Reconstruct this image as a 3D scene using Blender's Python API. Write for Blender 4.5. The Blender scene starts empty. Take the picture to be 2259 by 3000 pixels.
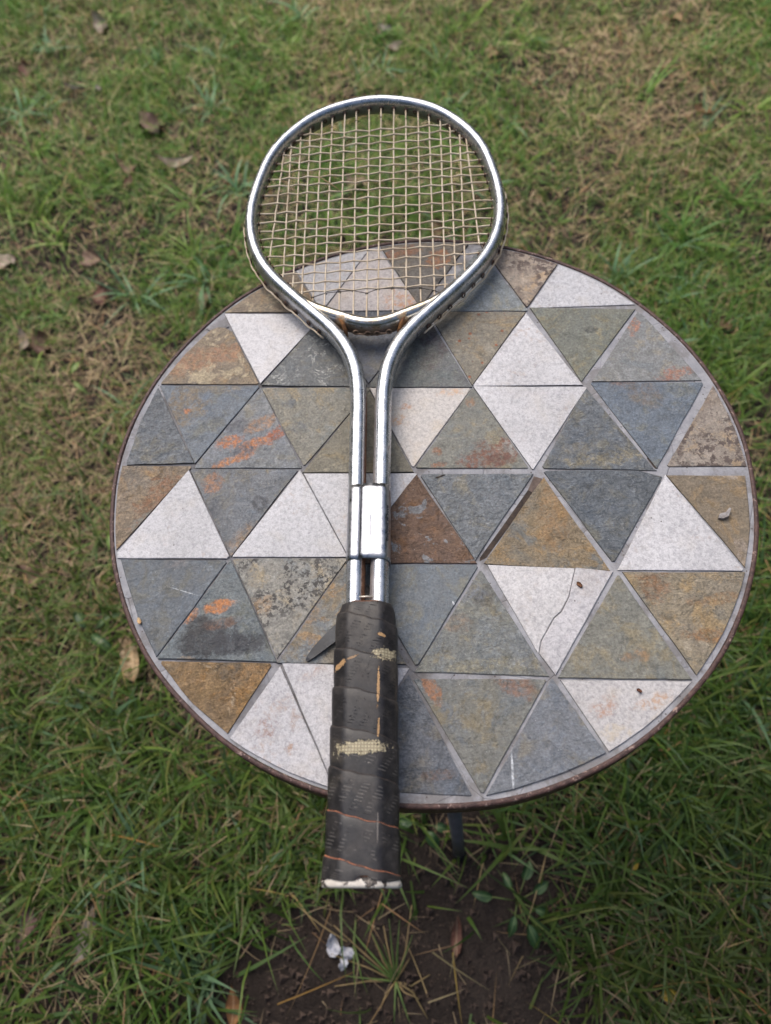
import bpy, bmesh, math, random
import numpy as np
from mathutils import Vector, Matrix
random.seed(7); RNG = np.random.default_rng(7)
S = bpy.context.scene
C = S.collection
PI = math.pi
TH = 0.6                      # height of the table top above the ground

# ------------------------------------------------------------------ camera
cam = bpy.data.cameras.new('camera'); co = bpy.data.objects.new('camera', cam); C.objects.link(co)
p, r = math.radians(62.50674), math.radians(-7.64112)
F = Vector((0, math.cos(p), -math.sin(p))); U0 = Vector((0, math.sin(p), math.cos(p))); X0 = Vector((1, 0, 0))
Rt = math.cos(r)*X0 + math.sin(r)*U0; Up = -math.sin(r)*X0 + math.cos(r)*U0
M = Matrix((Rt, Up, -F)).transposed().to_4x4(); M.translation = Vector((-0.03242, -0.27049, TH + 0.46))
co.matrix_world = M
cam.sensor_fit = 'VERTICAL'; cam.sensor_height = 36; cam.sensor_width = 36; cam.lens = 36*2160/3000
cam.clip_start = 0.02; cam.clip_end = 400
cam.dof.use_dof = True; cam.dof.focus_distance = 0.52; cam.dof.aperture_fstop = 6.4
S.camera = co

# ------------------------------------------------------------------ world, sun, exposure
SUN_EL, SUN_AZ = math.radians(54), math.radians(-22)     # azimuth from +y towards +x
w = bpy.data.worlds.new('World'); S.world = w; w.use_nodes = True
nt = w.node_tree; nt.nodes.clear()
sky = nt.nodes.new('ShaderNodeTexSky'); sky.sky_type = 'NISHITA'; sky.sun_disc = False
sky.sun_elevation = SUN_EL; sky.sun_rotation = SUN_AZ
sky.air_density = 1.0; sky.dust_density = 6.0; sky.ozone_density = 1.0
bg = nt.nodes.new('ShaderNodeBackground'); bg.inputs['Strength'].default_value = 0.125
wo = nt.nodes.new('ShaderNodeOutputWorld')
nt.links.new(sky.outputs[0], bg.inputs[0]); nt.links.new(bg.outputs[0], wo.inputs[0])
sl = bpy.data.lights.new('sun', 'SUN'); sl.energy = 0.95; sl.angle = math.radians(60); sl.color = (.95, .975, 1.0)
so = bpy.data.objects.new('sun', sl); C.objects.link(so)
sd = Vector((math.sin(SUN_AZ)*math.cos(SUN_EL), math.cos(SUN_AZ)*math.cos(SUN_EL), math.sin(SUN_EL)))
so.rotation_euler = sd.to_track_quat('Z', 'Y').to_euler(); so.location = (0, 0, 5)
S.view_settings.view_transform = 'Standard'; S.view_settings.look = 'None'
S.view_settings.gamma = 1; S.view_settings.use_curve_mapping = False
S.view_settings.exposure = 0.52

# ------------------------------------------------------------------ helpers
def lin(c):
    out = []
    for v in c[:3]:
        v /= 255.0
        out.append(v/12.92 if v <= .04045 else ((v+.055)/1.055)**2.4)
    return (out[0], out[1], out[2], 1.0)

def tag(o, label=None, cat=None, group=None, kind=None):
    if label: o['label'] = label
    if cat: o['category'] = cat
    if group: o['group'] = group
    if kind: o['kind'] = kind
    return o

def empty(name, loc, rz=0.0):
    o = bpy.data.objects.new(name, None); C.objects.link(o)
    o.location = loc; o.rotation_euler = (0, 0, rz); o.empty_display_size = .05
    return o

def meshobj(name, verts, faces, mats, parent=None, smooth=False, fm=None):
    me = bpy.data.meshes.new(name); me.from_pydata([tuple(v) for v in verts], [], faces)
    for m in (mats if isinstance(mats, (list, tuple)) else [mats]): me.materials.append(m)
    if fm is not None: me.polygons.foreach_set('material_index', fm)
    me.polygons.foreach_set('use_smooth', [bool(smooth)]*len(me.polygons))
    me.update()
    o = bpy.data.objects.new(name, me); C.objects.link(o)
    if parent: o.parent = parent
    return o

class G:
    """small node-graph writer"""
    def __init__(s, name):
        s.m = bpy.data.materials.new(name); s.m.use_nodes = True; s.t = s.m.node_tree
        s.t.nodes.clear()
        s.b = s.n('ShaderNodeBsdfPrincipled'); o = s.n('ShaderNodeOutputMaterial')
        s.t.links.new(s.b.outputs[0], o.inputs[0])
        s.tc = s.n('ShaderNodeTexCoord'); s.P = s.tc.outputs['Object']
    def n(s, k): return s.t.nodes.new(k)
    def put(s, sock, v):
        if hasattr(v, 'links'): s.t.links.new(v, sock)
        elif v is not None:
            try: sock.default_value = v
            except Exception: sock.default_value = tuple(v)[:3]
    def noise(s, scale, detail=4, rough=.6, dist=0., seed=0., vec=None):
        n = s.n('ShaderNodeTexNoise'); n.noise_dimensions = '4D'
        s.put(n.inputs['Vector'], vec or s.P); n.inputs['Scale'].default_value = scale; n.inputs['Detail'].default_value = detail
        n.inputs['Roughness'].default_value = rough; n.inputs['Distortion'].default_value = dist; n.inputs['W'].default_value = seed
        return n.outputs[0]
    def voro(s, scale, feature='F1', seed=0., rnd=1., vec=None, out='Distance'):
        n = s.n('ShaderNodeTexVoronoi'); n.voronoi_dimensions = '3D'; n.feature = feature
        s.put(n.inputs['Vector'], vec or s.P); n.inputs['Scale'].default_value = scale; n.inputs['Randomness'].default_value = rnd
        return n.outputs[out]
    def map(s, loc=(0, 0, 0), rot=(0, 0, 0), sc=(1, 1, 1), vec=None):
        n = s.n('ShaderNodeMapping'); s.put(n.inputs[0], vec or s.P)
        n.inputs[1].default_value = loc; n.inputs[2].default_value = rot; n.inputs[3].default_value = sc
        return n.outputs[0]
    def math(s, op, a, b=None, c=None, clamp=False):
        n = s.n('ShaderNodeMath'); n.operation = op; n.use_clamp = clamp
        s.put(n.inputs[0], a)
        if b is not None: s.put(n.inputs[1], b)
        if c is not None: s.put(n.inputs[2], c)
        return n.outputs[0]
    def step(s, v, lo, hi):
        n = s.n('ShaderNodeMapRange'); n.interpolation_type = 'SMOOTHSTEP'
        s.put(n.inputs[0], v); n.inputs[1].default_value = lo; n.inputs[2].default_value = hi
        n.inputs[3].default_value = 0; n.inputs[4].default_value = 1
        return n.outputs[0]
    def rng(s, v, lo, hi, a, b):
        n = s.n('ShaderNodeMapRange'); s.put(n.inputs[0], v)
        for i, q in enumerate((lo, hi, a, b)): n.inputs[i+1].default_value = q
        return n.outputs[0]
    def mix(s, f, a, b, blend='MIX'):
        n = s.n('ShaderNodeMix'); n.data_type = 'RGBA'; n.blend_type = blend
        s.put(n.inputs[0], f); s.put(n.inputs[6], a); s.put(n.inputs[7], b)
        return n.outputs[2]
    def gain(s, col, v):
        """multiply a colour by a scalar socket"""
        n = s.n('ShaderNodeVectorMath'); n.operation = 'SCALE'
        s.put(n.inputs[0], col); s.put(n.inputs[3], v); return n.outputs[0]
    def xyz(s, vec=None):
        n = s.n('ShaderNodeSeparateXYZ'); s.put(n.inputs[0], vec or s.P); return n.outputs
    def blob(s, x, y, rx, ry, rot=0., rag=1.0, nscale=90., seed=0., lo=.62, hi=1.02):
        """1 inside a ragged ellipse of the object's own xy plane"""
        v = s.map(loc=(-x, -y, 0))
        v = s.map(rot=(0, 0, -rot), vec=v)
        v = s.map(sc=(1/rx, 1/ry, 0), vec=v)
        n = s.n('ShaderNodeVectorMath'); n.operation = 'LENGTH'; s.put(n.inputs[0], v)
        d = s.math('ADD', n.outputs['Value'], s.math('MULTIPLY', s.math('SUBTRACT', s.noise(nscale, 9, .72, .6, seed), .5), rag*2.6))
        return s.math('SUBTRACT', 1.0, s.step(d, lo, hi))
    def bump(s, h, strength=.3, dist=.001, normal=None):
        n = s.n('ShaderNodeBump'); n.inputs['Strength'].default_value = strength; n.inputs['Distance'].default_value = dist
        s.put(n.inputs['Height'], h)
        if normal: s.put(n.inputs['Normal'], normal)
        return n.outputs[0]
    def out(s, col=None, rough=None, metal=None, normal=None, spec=None, sss=None):
        if col is not None: s.put(s.b.inputs['Base Color'], col)
        if rough is not None: s.put(s.b.inputs['Roughness'], rough)
        if metal is not None: s.put(s.b.inputs['Metallic'], metal)
        if normal is not None: s.put(s.b.inputs['Normal'], normal)
        if spec is not None: s.b.inputs['Specular IOR Level'].default_value = spec
        return s.m

# value noise for placing things
_L = RNG.random((256, 256))
def vnoise(x, y):
    x = np.asarray(x, float); y = np.asarray(y, float)
    xi = np.floor(x).astype(int); yi = np.floor(y).astype(int); fx = x-xi; fy = y-yi
    fx = fx*fx*(3-2*fx); fy = fy*fy*(3-2*fy)
    a = _L[xi & 255, yi & 255]; b = _L[(xi+1) & 255, yi & 255]; c = _L[xi & 255, (yi+1) & 255]; d = _L[(xi+1) & 255, (yi+1) & 255]
    return (a*(1-fx)+b*fx)*(1-fy)+(c*(1-fx)+d*fx)*fy
def fbm(x, y, sc, o=4, off=0.):
    v = 0; a = .5; t = 0
    for i in range(o):
        v = v+a*vnoise(np.asarray(x)*sc*2**i+17.3*i+off, np.asarray(y)*sc*2**i+5.1*i+off*1.7); t += a; a *= .55
    return v/t
def gz(x, y):
    d = np.hypot(np.asarray(x), np.asarray(y)-.5)
    return ((fbm(x, y, 5, 3)-.5)*.03+(fbm(x, y, 40, 3, 9)-.5)*.012)*np.clip((3.2-d)/1.0, 0, 1)
def bare(x, y):
    """1 on the bare earth in front of the table"""
    d = ((x+.105)/.27)**2+((y+.455)/.215)**2
    d2 = ((x-.03)/.17)**2+((y+.27)/.075)**2
    d3 = ((x+.0)/.2)**2+((y+.05)/.2)**2
    n = (fbm(x, y, 14, 3, 3)-.5)*1.1
    return np.clip((1.2-np.minimum(np.minimum(d, d2+.15), d3+.45)+n)/.55, 0, 1)
def dry(x, y):
    """share of dead grass"""
    v = np.exp(-(((x+.6)/.3)**2+((y-.42)/.34)**2))*1.1
    v = v+np.exp(-(((x-.66)/.25)**2+((y-1.3)/.32)**2))*.45
    v = v+np.exp(-(((x+.45)/.35)**2+((y-1.25)/.2)**2))*.35
    v = v+np.exp(-(((x-.2)/.35)**2+((y-1.75)/.2)**2))*.3
    v = v+np.exp(-(((x+.52)/.22)**2+((y+.2)/.28)**2))*.42+np.exp(-(((x-.27)/.16)**2+((y+.36)/.12)**2))*.5-np.exp(-(((x+.62)/.4)**2+((y-1.35)/.45)**2))*.28
    return np.clip(v+(fbm(x, y, 3.2, 3, 21)-.52)*1.15+.02, 0, 1)

# ------------------------------------------------------------------ stone materials
_seed = [0]
def slate(name, c1, c2, c3=None, scale=26, dist=1.2, streak=None, cover=.5, sharp=.06, grain=.24, stains=(), dots=None,
          veins=None, mottle=None, rough=.47, bump=.5, speck=True):
    _seed[0] += 1; sd = _seed[0]*3.17
    g = G(name)
    def mute(c):
        m_ = (c[0]+c[1]+c[2])/3; k_ = .72 if c[2] > c[0] else .92; return (m_*1.035+(c[0]-m_)*k_-1, m_*1.035+(c[1]-m_)*k_, m_*1.035+(c[2]-m_)*k_+2)
    c1, c2 = mute(c1), mute(c2)
    if c3: c3 = mute(c3)
    d_ = tuple(q*.74 for q in c1); l_ = tuple(q*1.2 for q in c2)
    col = g.mix(g.rng(g.noise(scale, 10, .70, dist, sd), .36, .64, 0, 1), lin(c1), lin(c2))
    w_ = tuple(q*k for q, k in zip(c1, (1.13, 1.03, .84))); b_ = tuple(q*k for q, k in zip(c2, (.95, .995, 1.05)))
    col = g.mix(g.math('MULTIPLY', g.step(g.noise(scale*1.7, 10, .72, .9, sd+61), .5, .62), .6), col, lin(w_))
    col = g.mix(g.math('MULTIPLY', g.step(g.noise(scale*1.5, 10, .72, .9, sd+67), .52, .63), .7), col, lin(b_))
    col = g.mix(g.math('MULTIPLY', g.step(g.noise(scale*3.2, 9, .74, .8, sd+31), .55, .63), .6), col, lin(d_))
    col = g.mix(g.math('MULTIPLY', g.step(g.noise(scale*2.6, 9, .74, .8, sd+37), .55, .63), .6), col, lin(l_))
    lay = g.step(g.noise(scale*1.5, 8, .66, 1.6, sd+7), .47, .53)
    if c3: col = g.mix(g.step(g.noise(scale*1.3, 9, .68, 1.5, sd+3), 1-cover, 1-cover+sharp), col, lin(c3))
    h = g.math('MULTIPLY', lay, .26)
    if streak is None: streak = ((sd*2.39) % 3.1, 4.5, .11)
    if streak:
        a, ratio, amt = streak
        sv = g.map(rot=(0, 0, a), sc=(1, ratio, 1))
        st = g.noise(110, 5, .7, .4, sd+11, vec=sv)
        col = g.gain(col, g.rng(st, .25, .75, 1-amt, 1+amt)); h = g.math('ADD', h, g.math('MULTIPLY', st, .8))
    if veins:
        vv = g.math('ABSOLUTE', g.math('SUBTRACT', g.noise(38, 6, .6, 2.2, sd+5), .5))
        vm = g.math('MULTIPLY', g.math('SUBTRACT', 1, g.step(vv, .003, .022)), g.step(g.noise(60, 4, .6, 0, sd+6), .42, .62))
        col = g.mix(vm, col, lin(veins))
    if mottle:
        sc, lo, mc = mottle
        col = g.mix(g.math('MULTIPLY', g.step(g.noise(sc, 6, .7, .3, sd+9), lo, lo+.05), g.step(g.noise(30, 3, .6, 0, sd+4), .36, .56)), col, lin(mc))
    for i, s in enumerate(stains):
        x, y, rx, ry, rot, sc, amt = s[:7]
        rag = s[7] if len(s) > 7 else 1.0
        b = g.blob(x, y, rx*1.12, ry*1.12, math.radians(rot), rag, 95, sd+20+i)
        nn = g.noise(260, 6, .72, .3, sd+50+i)
        b = g.math('MULTIPLY', b, g.rng(g.step(nn, .40, .58), 0, 1, .7 if sum(sc) < 180 else .18, 1.0))
        ssc = mute(sc); col = g.mix(g.math('MULTIPLY', b, amt), col, g.mix(nn, lin(tuple(q*.78 for q in ssc)), lin(tuple(min(255, q*1.18) for q in ssc))))
    if dots:
        dsc, dth, dc = dots
        vd = g.voro(dsc, seed=sd)
        vc = g.voro(dsc, out='Color')
        ok = g.step(g.xyz(vc)[0], .5, .55)
        col = g.mix(g.math('MULTIPLY', g.math('SUBTRACT', 1, g.step(vd, dth*.5, dth)), ok), col, lin(dc))
    gr = g.noise(620, 4, .75, 0, sd+2)
    g2 = g.noise(190, 7, .74, .4, sd+8)
    col = g.gain(col, g.rng(gr, .36, .64, 1-grain*1.3, 1+grain*1.3))
    col = g.gain(col, g.rng(g2, .36, .64, 1-grain*1.05, 1+grain*1.05))
    if speck:
        sp = g.math('SUBTRACT', 1, g.step(g.voro(430), .06, .14)); so_ = g.step(g.xyz(g.voro(430, out='Color'))[1], .86, .9)
        col = g.mix(g.math('MULTIPLY', sp, g.math('MULTIPLY', so_, .6)), col, lin((205, 205, 205)))
        so2 = g.step(g.xyz(g.voro(430, out='Color'))[0], .9, .93)
        col = g.mix(g.math('MULTIPLY', sp, g.math('MULTIPLY', so2, .7)), col, lin((48, 44, 42)))
    h = g.math('ADD', h, g.math('MULTIPLY', gr, .55)); h = g.math('ADD', h, g.math('MULTIPLY', g2, 1.1))
    rg = g.rng(g2, .3, .7, rough-.1, rough+.14)
    return g.out(col, rg, 0.0, g.bump(h, min(1.0, bump*1.2), .0015), spec=.45)

def marble(name, base=(206, 202, 203), warm=.25, stains=(), rough=.5, specks=.92, crack=None):
    _seed[0] += 1; sd = _seed[0]*2.71
    g = G(name)
    n1 = g.noise(420, 4, .66, .4, sd); n2 = g.noise(48, 5, .6, .6, sd+2); n3 = g.noise(900, 2, .6, 0, sd+4)
    base = (base[0]-9, base[1]-6, base[2]-5); b = lin(base); dk = lin((base[0]-36, base[1]-36, base[2]-34)); wm = lin((base[0]-6, base[1]-16, base[2]-34))
    col = g.mix(g.step(n1, .3, .62), dk, b)
    col = g.mix(g.math('MULTIPLY', g.step(n2, .5, .75), warm), col, wm)
    col = g.gain(col, g.rng(n3, .38, .62, .88, 1.08))
    col = g.gain(col, g.rng(g.noise(13, 4, .6, .4, sd+71), .38, .62, .88, 1.07))
    dirt = g.math('MULTIPLY', g.step(g.noise(26, 5, .65, .5, sd+73), .5, .66), g.step(g.noise(210, 6, .74, .2, sd+75), .5, .62))
    col = g.mix(g.math('MULTIPLY', dirt, .5), col, lin((158, 134, 116)))
    for i, s in enumerate(stains):
        x, y, rx, ry, rot, sc, amt = s[:7]
        bl = g.blob(x, y, rx, ry, math.radians(rot), 1.2, 120, sd+20+i, .45, 1.1)
        bl = g.math('MULTIPLY', bl, g.step(g.noise(240, 7, .74, .3, sd+40+i), .42, .62))
        col = g.mix(g.math('MULTIPLY', bl, amt), col, lin(sc))
    vd = g.voro(170); vc = g.xyz(g.voro(170, out='Color'))
    sp = g.math('MULTIPLY', g.math('SUBTRACT', 1, g.step(vd, .06, .13)), g.step(vc[0], specks, specks+.02))
    col = g.mix(g.math('MULTIPLY', sp, .85), col, lin((62, 55, 52)))
    vd2 = g.voro(420); vc2 = g.xyz(g.voro(420, out='Color'))
    sp2 = g.math('MULTIPLY', g.math('SUBTRACT', 1, g.step(vd2, .1, .22)), g.step(vc2[1], .86, .9))
    col = g.mix(g.math('MULTIPLY', sp2, .28), col, lin((150, 128, 112)))
    h = g.math('ADD', g.math('MULTIPLY', n1, .8), g.math('MULTIPLY', n3, .5))
    return g.out(col, g.rng(n1, .3, .7, rough-.1, rough+.12), 0.0, g.bump(h, .55, .0008), spec=.5)

OR = (172, 104, 58); BR = (112, 74, 56); OC = (150, 112, 66); DK = (48, 47, 48); TN = (152, 134, 108)
MATS = {
 'tanA': lambda: slate('tan_slate', (134, 117, 92), (116, 102, 84), (160, 144, 114), cover=.46, stains=[(-.165, .128, .045, .012, 8, (146, 104, 74), .75)]),
 'whiteB': lambda: marble('white_quartzite_grey', (200, 197, 199), .3),
 'white': lambda: marble('white_quartzite', (208, 204, 205), .25),
 'whiteRust': lambda: marble('rust_stained_quartzite', (196, 187, 184), .5, stains=[(.0085, .160, .024, .013, -25, (186, 132, 86), .85), (.012, .1555, .009, .004, 10, (172, 88, 48), .8), (-.008, .163, .006, .003, 0, (190, 140, 90), .6)]),
 'brownRust': lambda: slate('rust_spotted_slate', (112, 104, 92), (98, 94, 88), (126, 118, 106), cover=.4, stains=[(.0075, .2149, .015, .007, 0, (140, 90, 56), .8), (.02, .2165, .01, .006, 0, (128, 84, 56), .8), (.0407, .2012, .011, .01, 20, (150, 98, 58), .9), (.0372, .1783, .003, .003, 0, (52, 46, 42), .9, .4)]),
 'greyblue': lambda: slate('grey_blue_slate', (122, 130, 131), (108, 114, 114), (134, 138, 134), cover=.4),
 'mottle': lambda: slate('mottled_tan_slate', (158, 142, 124), (140, 126, 110), mottle=(150, .47, (88, 74, 68)), grain=.2),
 'mottle2': lambda: slate('mottled_grey_slate', (150, 138, 124), (128, 116, 102), mottle=(170, .5, (92, 80, 74)), grain=.2, stains=[(.216, .03, .012, .012, 0, (122, 104, 86), .7)]),
 'veined': lambda: slate('white_veined_slate', (104, 107, 106), (94, 95, 92), (112, 112, 104), cover=.4, veins=(176, 176, 170)),
 'slateB': lambda: slate('blue_grey_slate', (94, 100, 110), (84, 87, 94), stains=[(-.03, .14, .02, .01, 0, (88, 82, 84), .6)]),
 'purple': lambda: slate('purple_patched_slate', (98, 99, 101), (106, 108, 98), (112, 112, 100), cover=.36, stains=[(.0250, .112, .013, .03, -20, (86, 72, 72), .8), (.012, .1, .014, .014, 0, (112, 112, 98), .6)]),
 'tanSpots': lambda: slate('rust_dotted_slate', (130, 120, 101), (118, 112, 98), dots=(150, .26, (134, 82, 56)), cover=.4),
 'olive': lambda: slate('olive_slate', (117, 116, 99), (106, 108, 98), (130, 124, 104), cover=.38, streak=(-.3, 5, .1), stains=[(.1471, .1056, .006, .0035, 0, (66, 66, 62), .85, .5)]),
 'greyRustDots': lambda: slate('grey_slate_two_rust_marks', (121, 123, 122), (112, 112, 108), (128, 131, 130), cover=.4, stains=[(.1804, .1035, .005, .009, -20, (150, 98, 70), .85), (.1985, .0535, .014, .006, 10, (142, 92, 68), .85, 1.6)], rough=.42, bump=.3),
 'slateGrey': lambda: slate('worn_grey_slate', (112, 118, 122), (104, 106, 106), (122, 112, 98), cover=.36, bump=.8),
 'slateBlue': lambda: slate('ochre_edged_blue_slate', (98, 108, 118), (106, 113, 118), (122, 112, 92), cover=.34, streak=(-.7, 5, .1), stains=[(-.1755, .0850, .02, .016, 60, (122, 104, 76), .8), (-.1735, .0796, .004, .003, 0, OR, .8), (-.15, .1, .03, .008, 0, (124, 112, 92), .7)]),
 'slateBlue2': lambda: slate('blue_slate_with_brown_flecks', (98, 110, 122), (90, 100, 110), streak=(-.6, 6, .12), stains=[(.169, .04, .016, .012, -40, (108, 96, 84), .75), (.160, .054, .01, .006, 0, (118, 92, 78), .7)]),
 'rustOrange': lambda: slate('orange_streaked_slate', (112, 118, 124), (118, 118, 114), (136, 120, 100), cover=.34, streak=(-.35, 5, .12), stains=[(-.141, .0456, .012, .006, 15, OR, .95), (-.1238, .0399, .015, .005, 10, (178, 110, 60), .9), (-.1036, .0485, .011, .006, 30, (152, 88, 58), .95), (-.1315, .0309, .010, .004, 20, (168, 106, 62), .9), (-.1463, .0275, .013, .004, 15, (172, 112, 66), .9), (-.118, .0575, .014, .006, 20, (150, 112, 78), .8), (-.1344, .0594, .009, .007, 30, (84, 82, 86), .8), (-.1314, .0353, .008, .006, 0, (78, 78, 84), .8)]),
 'tanGrey': lambda: slate('tan_grey_slate', (130, 124, 107), (118, 116, 106), (136, 128, 110), cover=.4, stains=[(-.094, .073, .006, .005, 0, (88, 92, 96), .8), (-.088, .05, .008, .006, 0, (96, 98, 98), .6), (-.1085, .085, .012, .007, 0, (140, 126, 100), .7)]),
 'oliveB': lambda: slate('grainy_olive_slate', (110, 105, 90), (122, 115, 96), (104, 100, 90), cover=.4, grain=.22),
 'whiteStain': lambda: marble('ochre_stained_quartzite', (204, 196, 190), .5, stains=[(-.0058, .0553, .007, .003, 0, (176, 124, 84), .8), (-.0135, .0444, .008, .005, 0, (184, 140, 100), .8), (.0282, .0643, .012, .005, 0, (196, 156, 116), .75)]),
 'greyRustBlob': lambda: slate('red_brown_blotched_slate', (122, 120, 108), (114, 114, 106), (128, 124, 110), cover=.35, stains=[(.0505, .0040, .026, .0115, 8, (116, 76, 58), .95), (.0562, -.001, .012, .005, 0, (98, 64, 52), .8), (.0109, .0128, .004, .004, 0, (134, 92, 64), .95, .3), (.011, .0012, .006, .0025, 0, (134, 90, 62), .9), (.0655, .008, .006, .009, 30, (142, 138, 130), .9), (.042, .051, .004, .005, 0, (140, 106, 76), .8)]),
 'slateMix': lambda: slate('blue_grey_slate_tan_foot', (108, 115, 120), (100, 104, 106), (114, 112, 104), cover=.36, streak=(.5, 4, .1), bump=.8, stains=[(.13, -.012, .03, .006, -3, (136, 126, 100), .85), (.112, .0, .012, .006, 0, (128, 120, 100), .6)]),
 'rustTan': lambda: slate('rough_ochre_slate', (142, 124, 100), (128, 114, 96), (140, 106, 78), cover=.42, streak=(-.6, 3, .16), bump=1.2, grain=.24, stains=[(-.196, -.0, .012, .03, -30, (146, 100, 68), .7), (-.203, -.012, .01, .006, 40, (124, 126, 118), .8)]),
 'slateOchre': lambda: slate('ochre_patched_slate', (108, 112, 116), (100, 102, 102), (126, 116, 96), cover=.4, streak=(-.8, 4, .12), stains=[(-.1197, -.0109, .008, .007, 0, (66, 66, 68), .85), (-.154, -.0083, .006, .008, 0, (82, 84, 88), .7), (-.155, .012, .008, .009, 20, (150, 104, 68), .8), (-.138, -.04, .018, .007, 40, (142, 112, 78), .6)]),
 'rustBrown': lambda: slate('flaked_rust_slate', (116, 90, 70), (102, 80, 66), (124, 124, 124), cover=.45, sharp=.03, bump=1.3, grain=.24, stains=[(.015, .004, .012, .008, 0, (138, 92, 62), .6)]),
 'greyWave': lambda: slate('wavy_grey_slate', (122, 127, 130), (108, 112, 112), (132, 131, 122), cover=.38, streak=(-.45, 5, .14), bump=.9),
 'ochre': lambda: slate('ochre_grey_slate', (142, 122, 90), (126, 114, 94), (118, 116, 108), cover=.45, streak=(.3, 4, .14), bump=.8, grain=.2, stains=[(.083, -.052, .012, .026, -15, (152, 116, 74), .6)]),
 'slateMix2': lambda: slate('light_cored_slate', (102, 109, 114), (92, 97, 100), (124, 129, 130), cover=.38, streak=(.4, 5, .12), bump=.9),
 'sand': lambda: slate('sandy_brown_slate', (124, 110, 88), (116, 102, 82), grain=.22, bump=.5, stains=[(.2117, -.0315, .012, .01, 0, (172, 156, 138), .8), (.2, -.098, .006, .014, 0, (150, 136, 122), .7), (.182, -.022, .03, .004, 0, (146, 128, 106), .6)]),
 'darkSlate': lambda: slate('dark_blue_slate', (80, 88, 95), (88, 95, 100), streak=(.5, 4, .08), rough=.46, bump=.35, stains=[(-.180, -.047, .01, .006, 0, (112, 102, 96), .5), (-.1755, -.0705, .012, .0004, -25, (168, 172, 174), .7, .15)]),
 'blackStain': lambda: slate('black_stained_slate', (92, 103, 107), (104, 110, 108), (84, 92, 98), cover=.4, stains=[(-.1515, -.0852, .011, .005, 8, (178, 112, 60), .95), (-.1714, -.0894, .006, .004, 40, (172, 112, 64), .9), (-.160, -.106, .018, .013, 20, DK, .95), (-.1400, -.1135, .021, .0085, -6, (52, 52, 56), .95), (-.164, -.097, .010, .007, 0, (56, 54, 52), .9), (-.150, -.0975, .012, .004, 0, (118, 84, 62), .6), (-.1745, -.1195, .008, .003, 0, (150, 128, 100), .7)]),
 'mottleDark': lambda: slate('black_mottled_slate', (142, 137, 124), (126, 124, 116), mottle=(330, .5, (66, 64, 62)), grain=.22, stains=[(-.135, -.0, .0, .0, 0, DK, 0)] and [(-.122, -.088, .008, .007, 0, (150, 120, 84), .6)]),
 'tanSlate': lambda: slate('tan_banded_slate', (122, 112, 92), (108, 110, 108), (140, 114, 80), cover=.45, streak=(-.7, 4, .14), stains=[(-.099, -.126, .02, .01, 20, (104, 112, 116), .85), (-.095, -.1, .014, .008, 40, (150, 118, 80), .7)]),
 'slateB2': lambda: slate('smooth_blue_slate', (98, 106, 110), (92, 100, 105), streak=(.9, 3, .06), rough=.46, bump=.35, grain=.2, stains=[(.0007, -.1349, .0045, .0006, 18, (204, 208, 210), .9, .3), (.004, -.105, .0006, .002, 20, (204, 208, 210), .8, .2)]),
 'greenGrey': lambda: slate('green_grey_slate', (116, 115, 103), (106, 110, 108), (124, 118, 100), cover=.4, stains=[(.0255, -.103, .008, .007, 20, (80, 76, 68), .8), (.008, -.098, .02, .007, 0, (100, 106, 116), .7), (.015, -.148, .026, .005, 0, (132, 124, 98), .7), (.003, -.118, .01, .007, 0, (128, 106, 82), .6), (.042, -.141, .01, .02, 30, (104, 110, 114), .6)]),
 'whiteCrackR': lambda: marble('cracked_quartzite_right', (204, 199, 200), .3), 'whiteCrackL': lambda: marble('cracked_quartzite_left', (205, 200, 199), .35),
 'oliveC': lambda: slate('smooth_olive_slate', (114, 112, 99), (106, 106, 97), (118, 114, 98), cover=.4, rough=.46, bump=.3, stains=[(.106, -.155, .005, .004, 0, (136, 104, 70), .7), (.1145, -.1545, .005, .005, 20, (142, 108, 70), .7)]),
 'ochreMix': lambda: slate('ochre_banded_slate', (148, 134, 108), (134, 124, 106), (140, 106, 70), cover=.4, bump=.9, streak=(.2, 4, .12), grain=.22, stains=[(.135, -.112, .012, .01, -50, (140, 100, 66), .7), (.178, -.126, .028, .004, 0, (142, 108, 72), .6), (.163, -.150, .022, .005, -10, (150, 106, 62), .7)]),
 'ochreDeep': lambda: slate('golden_brown_slate', (140, 112, 72), (120, 98, 70), (166, 146, 116), cover=.42, streak=(.25, 4, .18), bump=1.1, grain=.26, stains=[(-.1459, -.1275, .012, .008, 60, (90, 82, 70), .7), (-.1275, -.1338, .016, .007, 0, (150, 114, 70), .7)]),
 'whiteDirty': lambda: marble('dirty_quartzite', (198, 194, 196), .3, stains=[(-.1235, -.1695, .008, .006, 20, (128, 88, 70), .8), (-.1083, -.1835, .006, .004, 0, (150, 112, 80), .8), (-.104, -.166, .006, .008, 0, (146, 120, 104), .6), (-.114, -.157, .012, .006, 30, (160, 140, 126), .6), (-.093, -.139, .01, .004, 20, (158, 132, 118), .6)], specks=.88),
 'slateFine': lambda: slate('streaky_blue_slate', (108, 112, 119), (98, 102, 106), (118, 112, 102), cover=.36, streak=(.15, 6, .18), bump=.9, grain=.22, stains=[(-.022, -.21, .012, .004, 0, (112, 90, 76), .7), (-.044, -.186, .006, .008, 0, (112, 104, 90), .6)]),
 'greenBrown': lambda: slate('brown_green_slate', (114, 111, 98), (106, 108, 105), (120, 112, 94), cover=.42, streak=(1.0, 5, .12), grain=.2, stains=[(-.0185, -.1585, .0045, .012, 20, (148, 98, 62), .85), (.0345, -.1632, .016, .008, -40, (126, 90, 68), .75), (-.007, -.182, .006, .016, 20, (98, 106, 114), .6)]),
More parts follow.
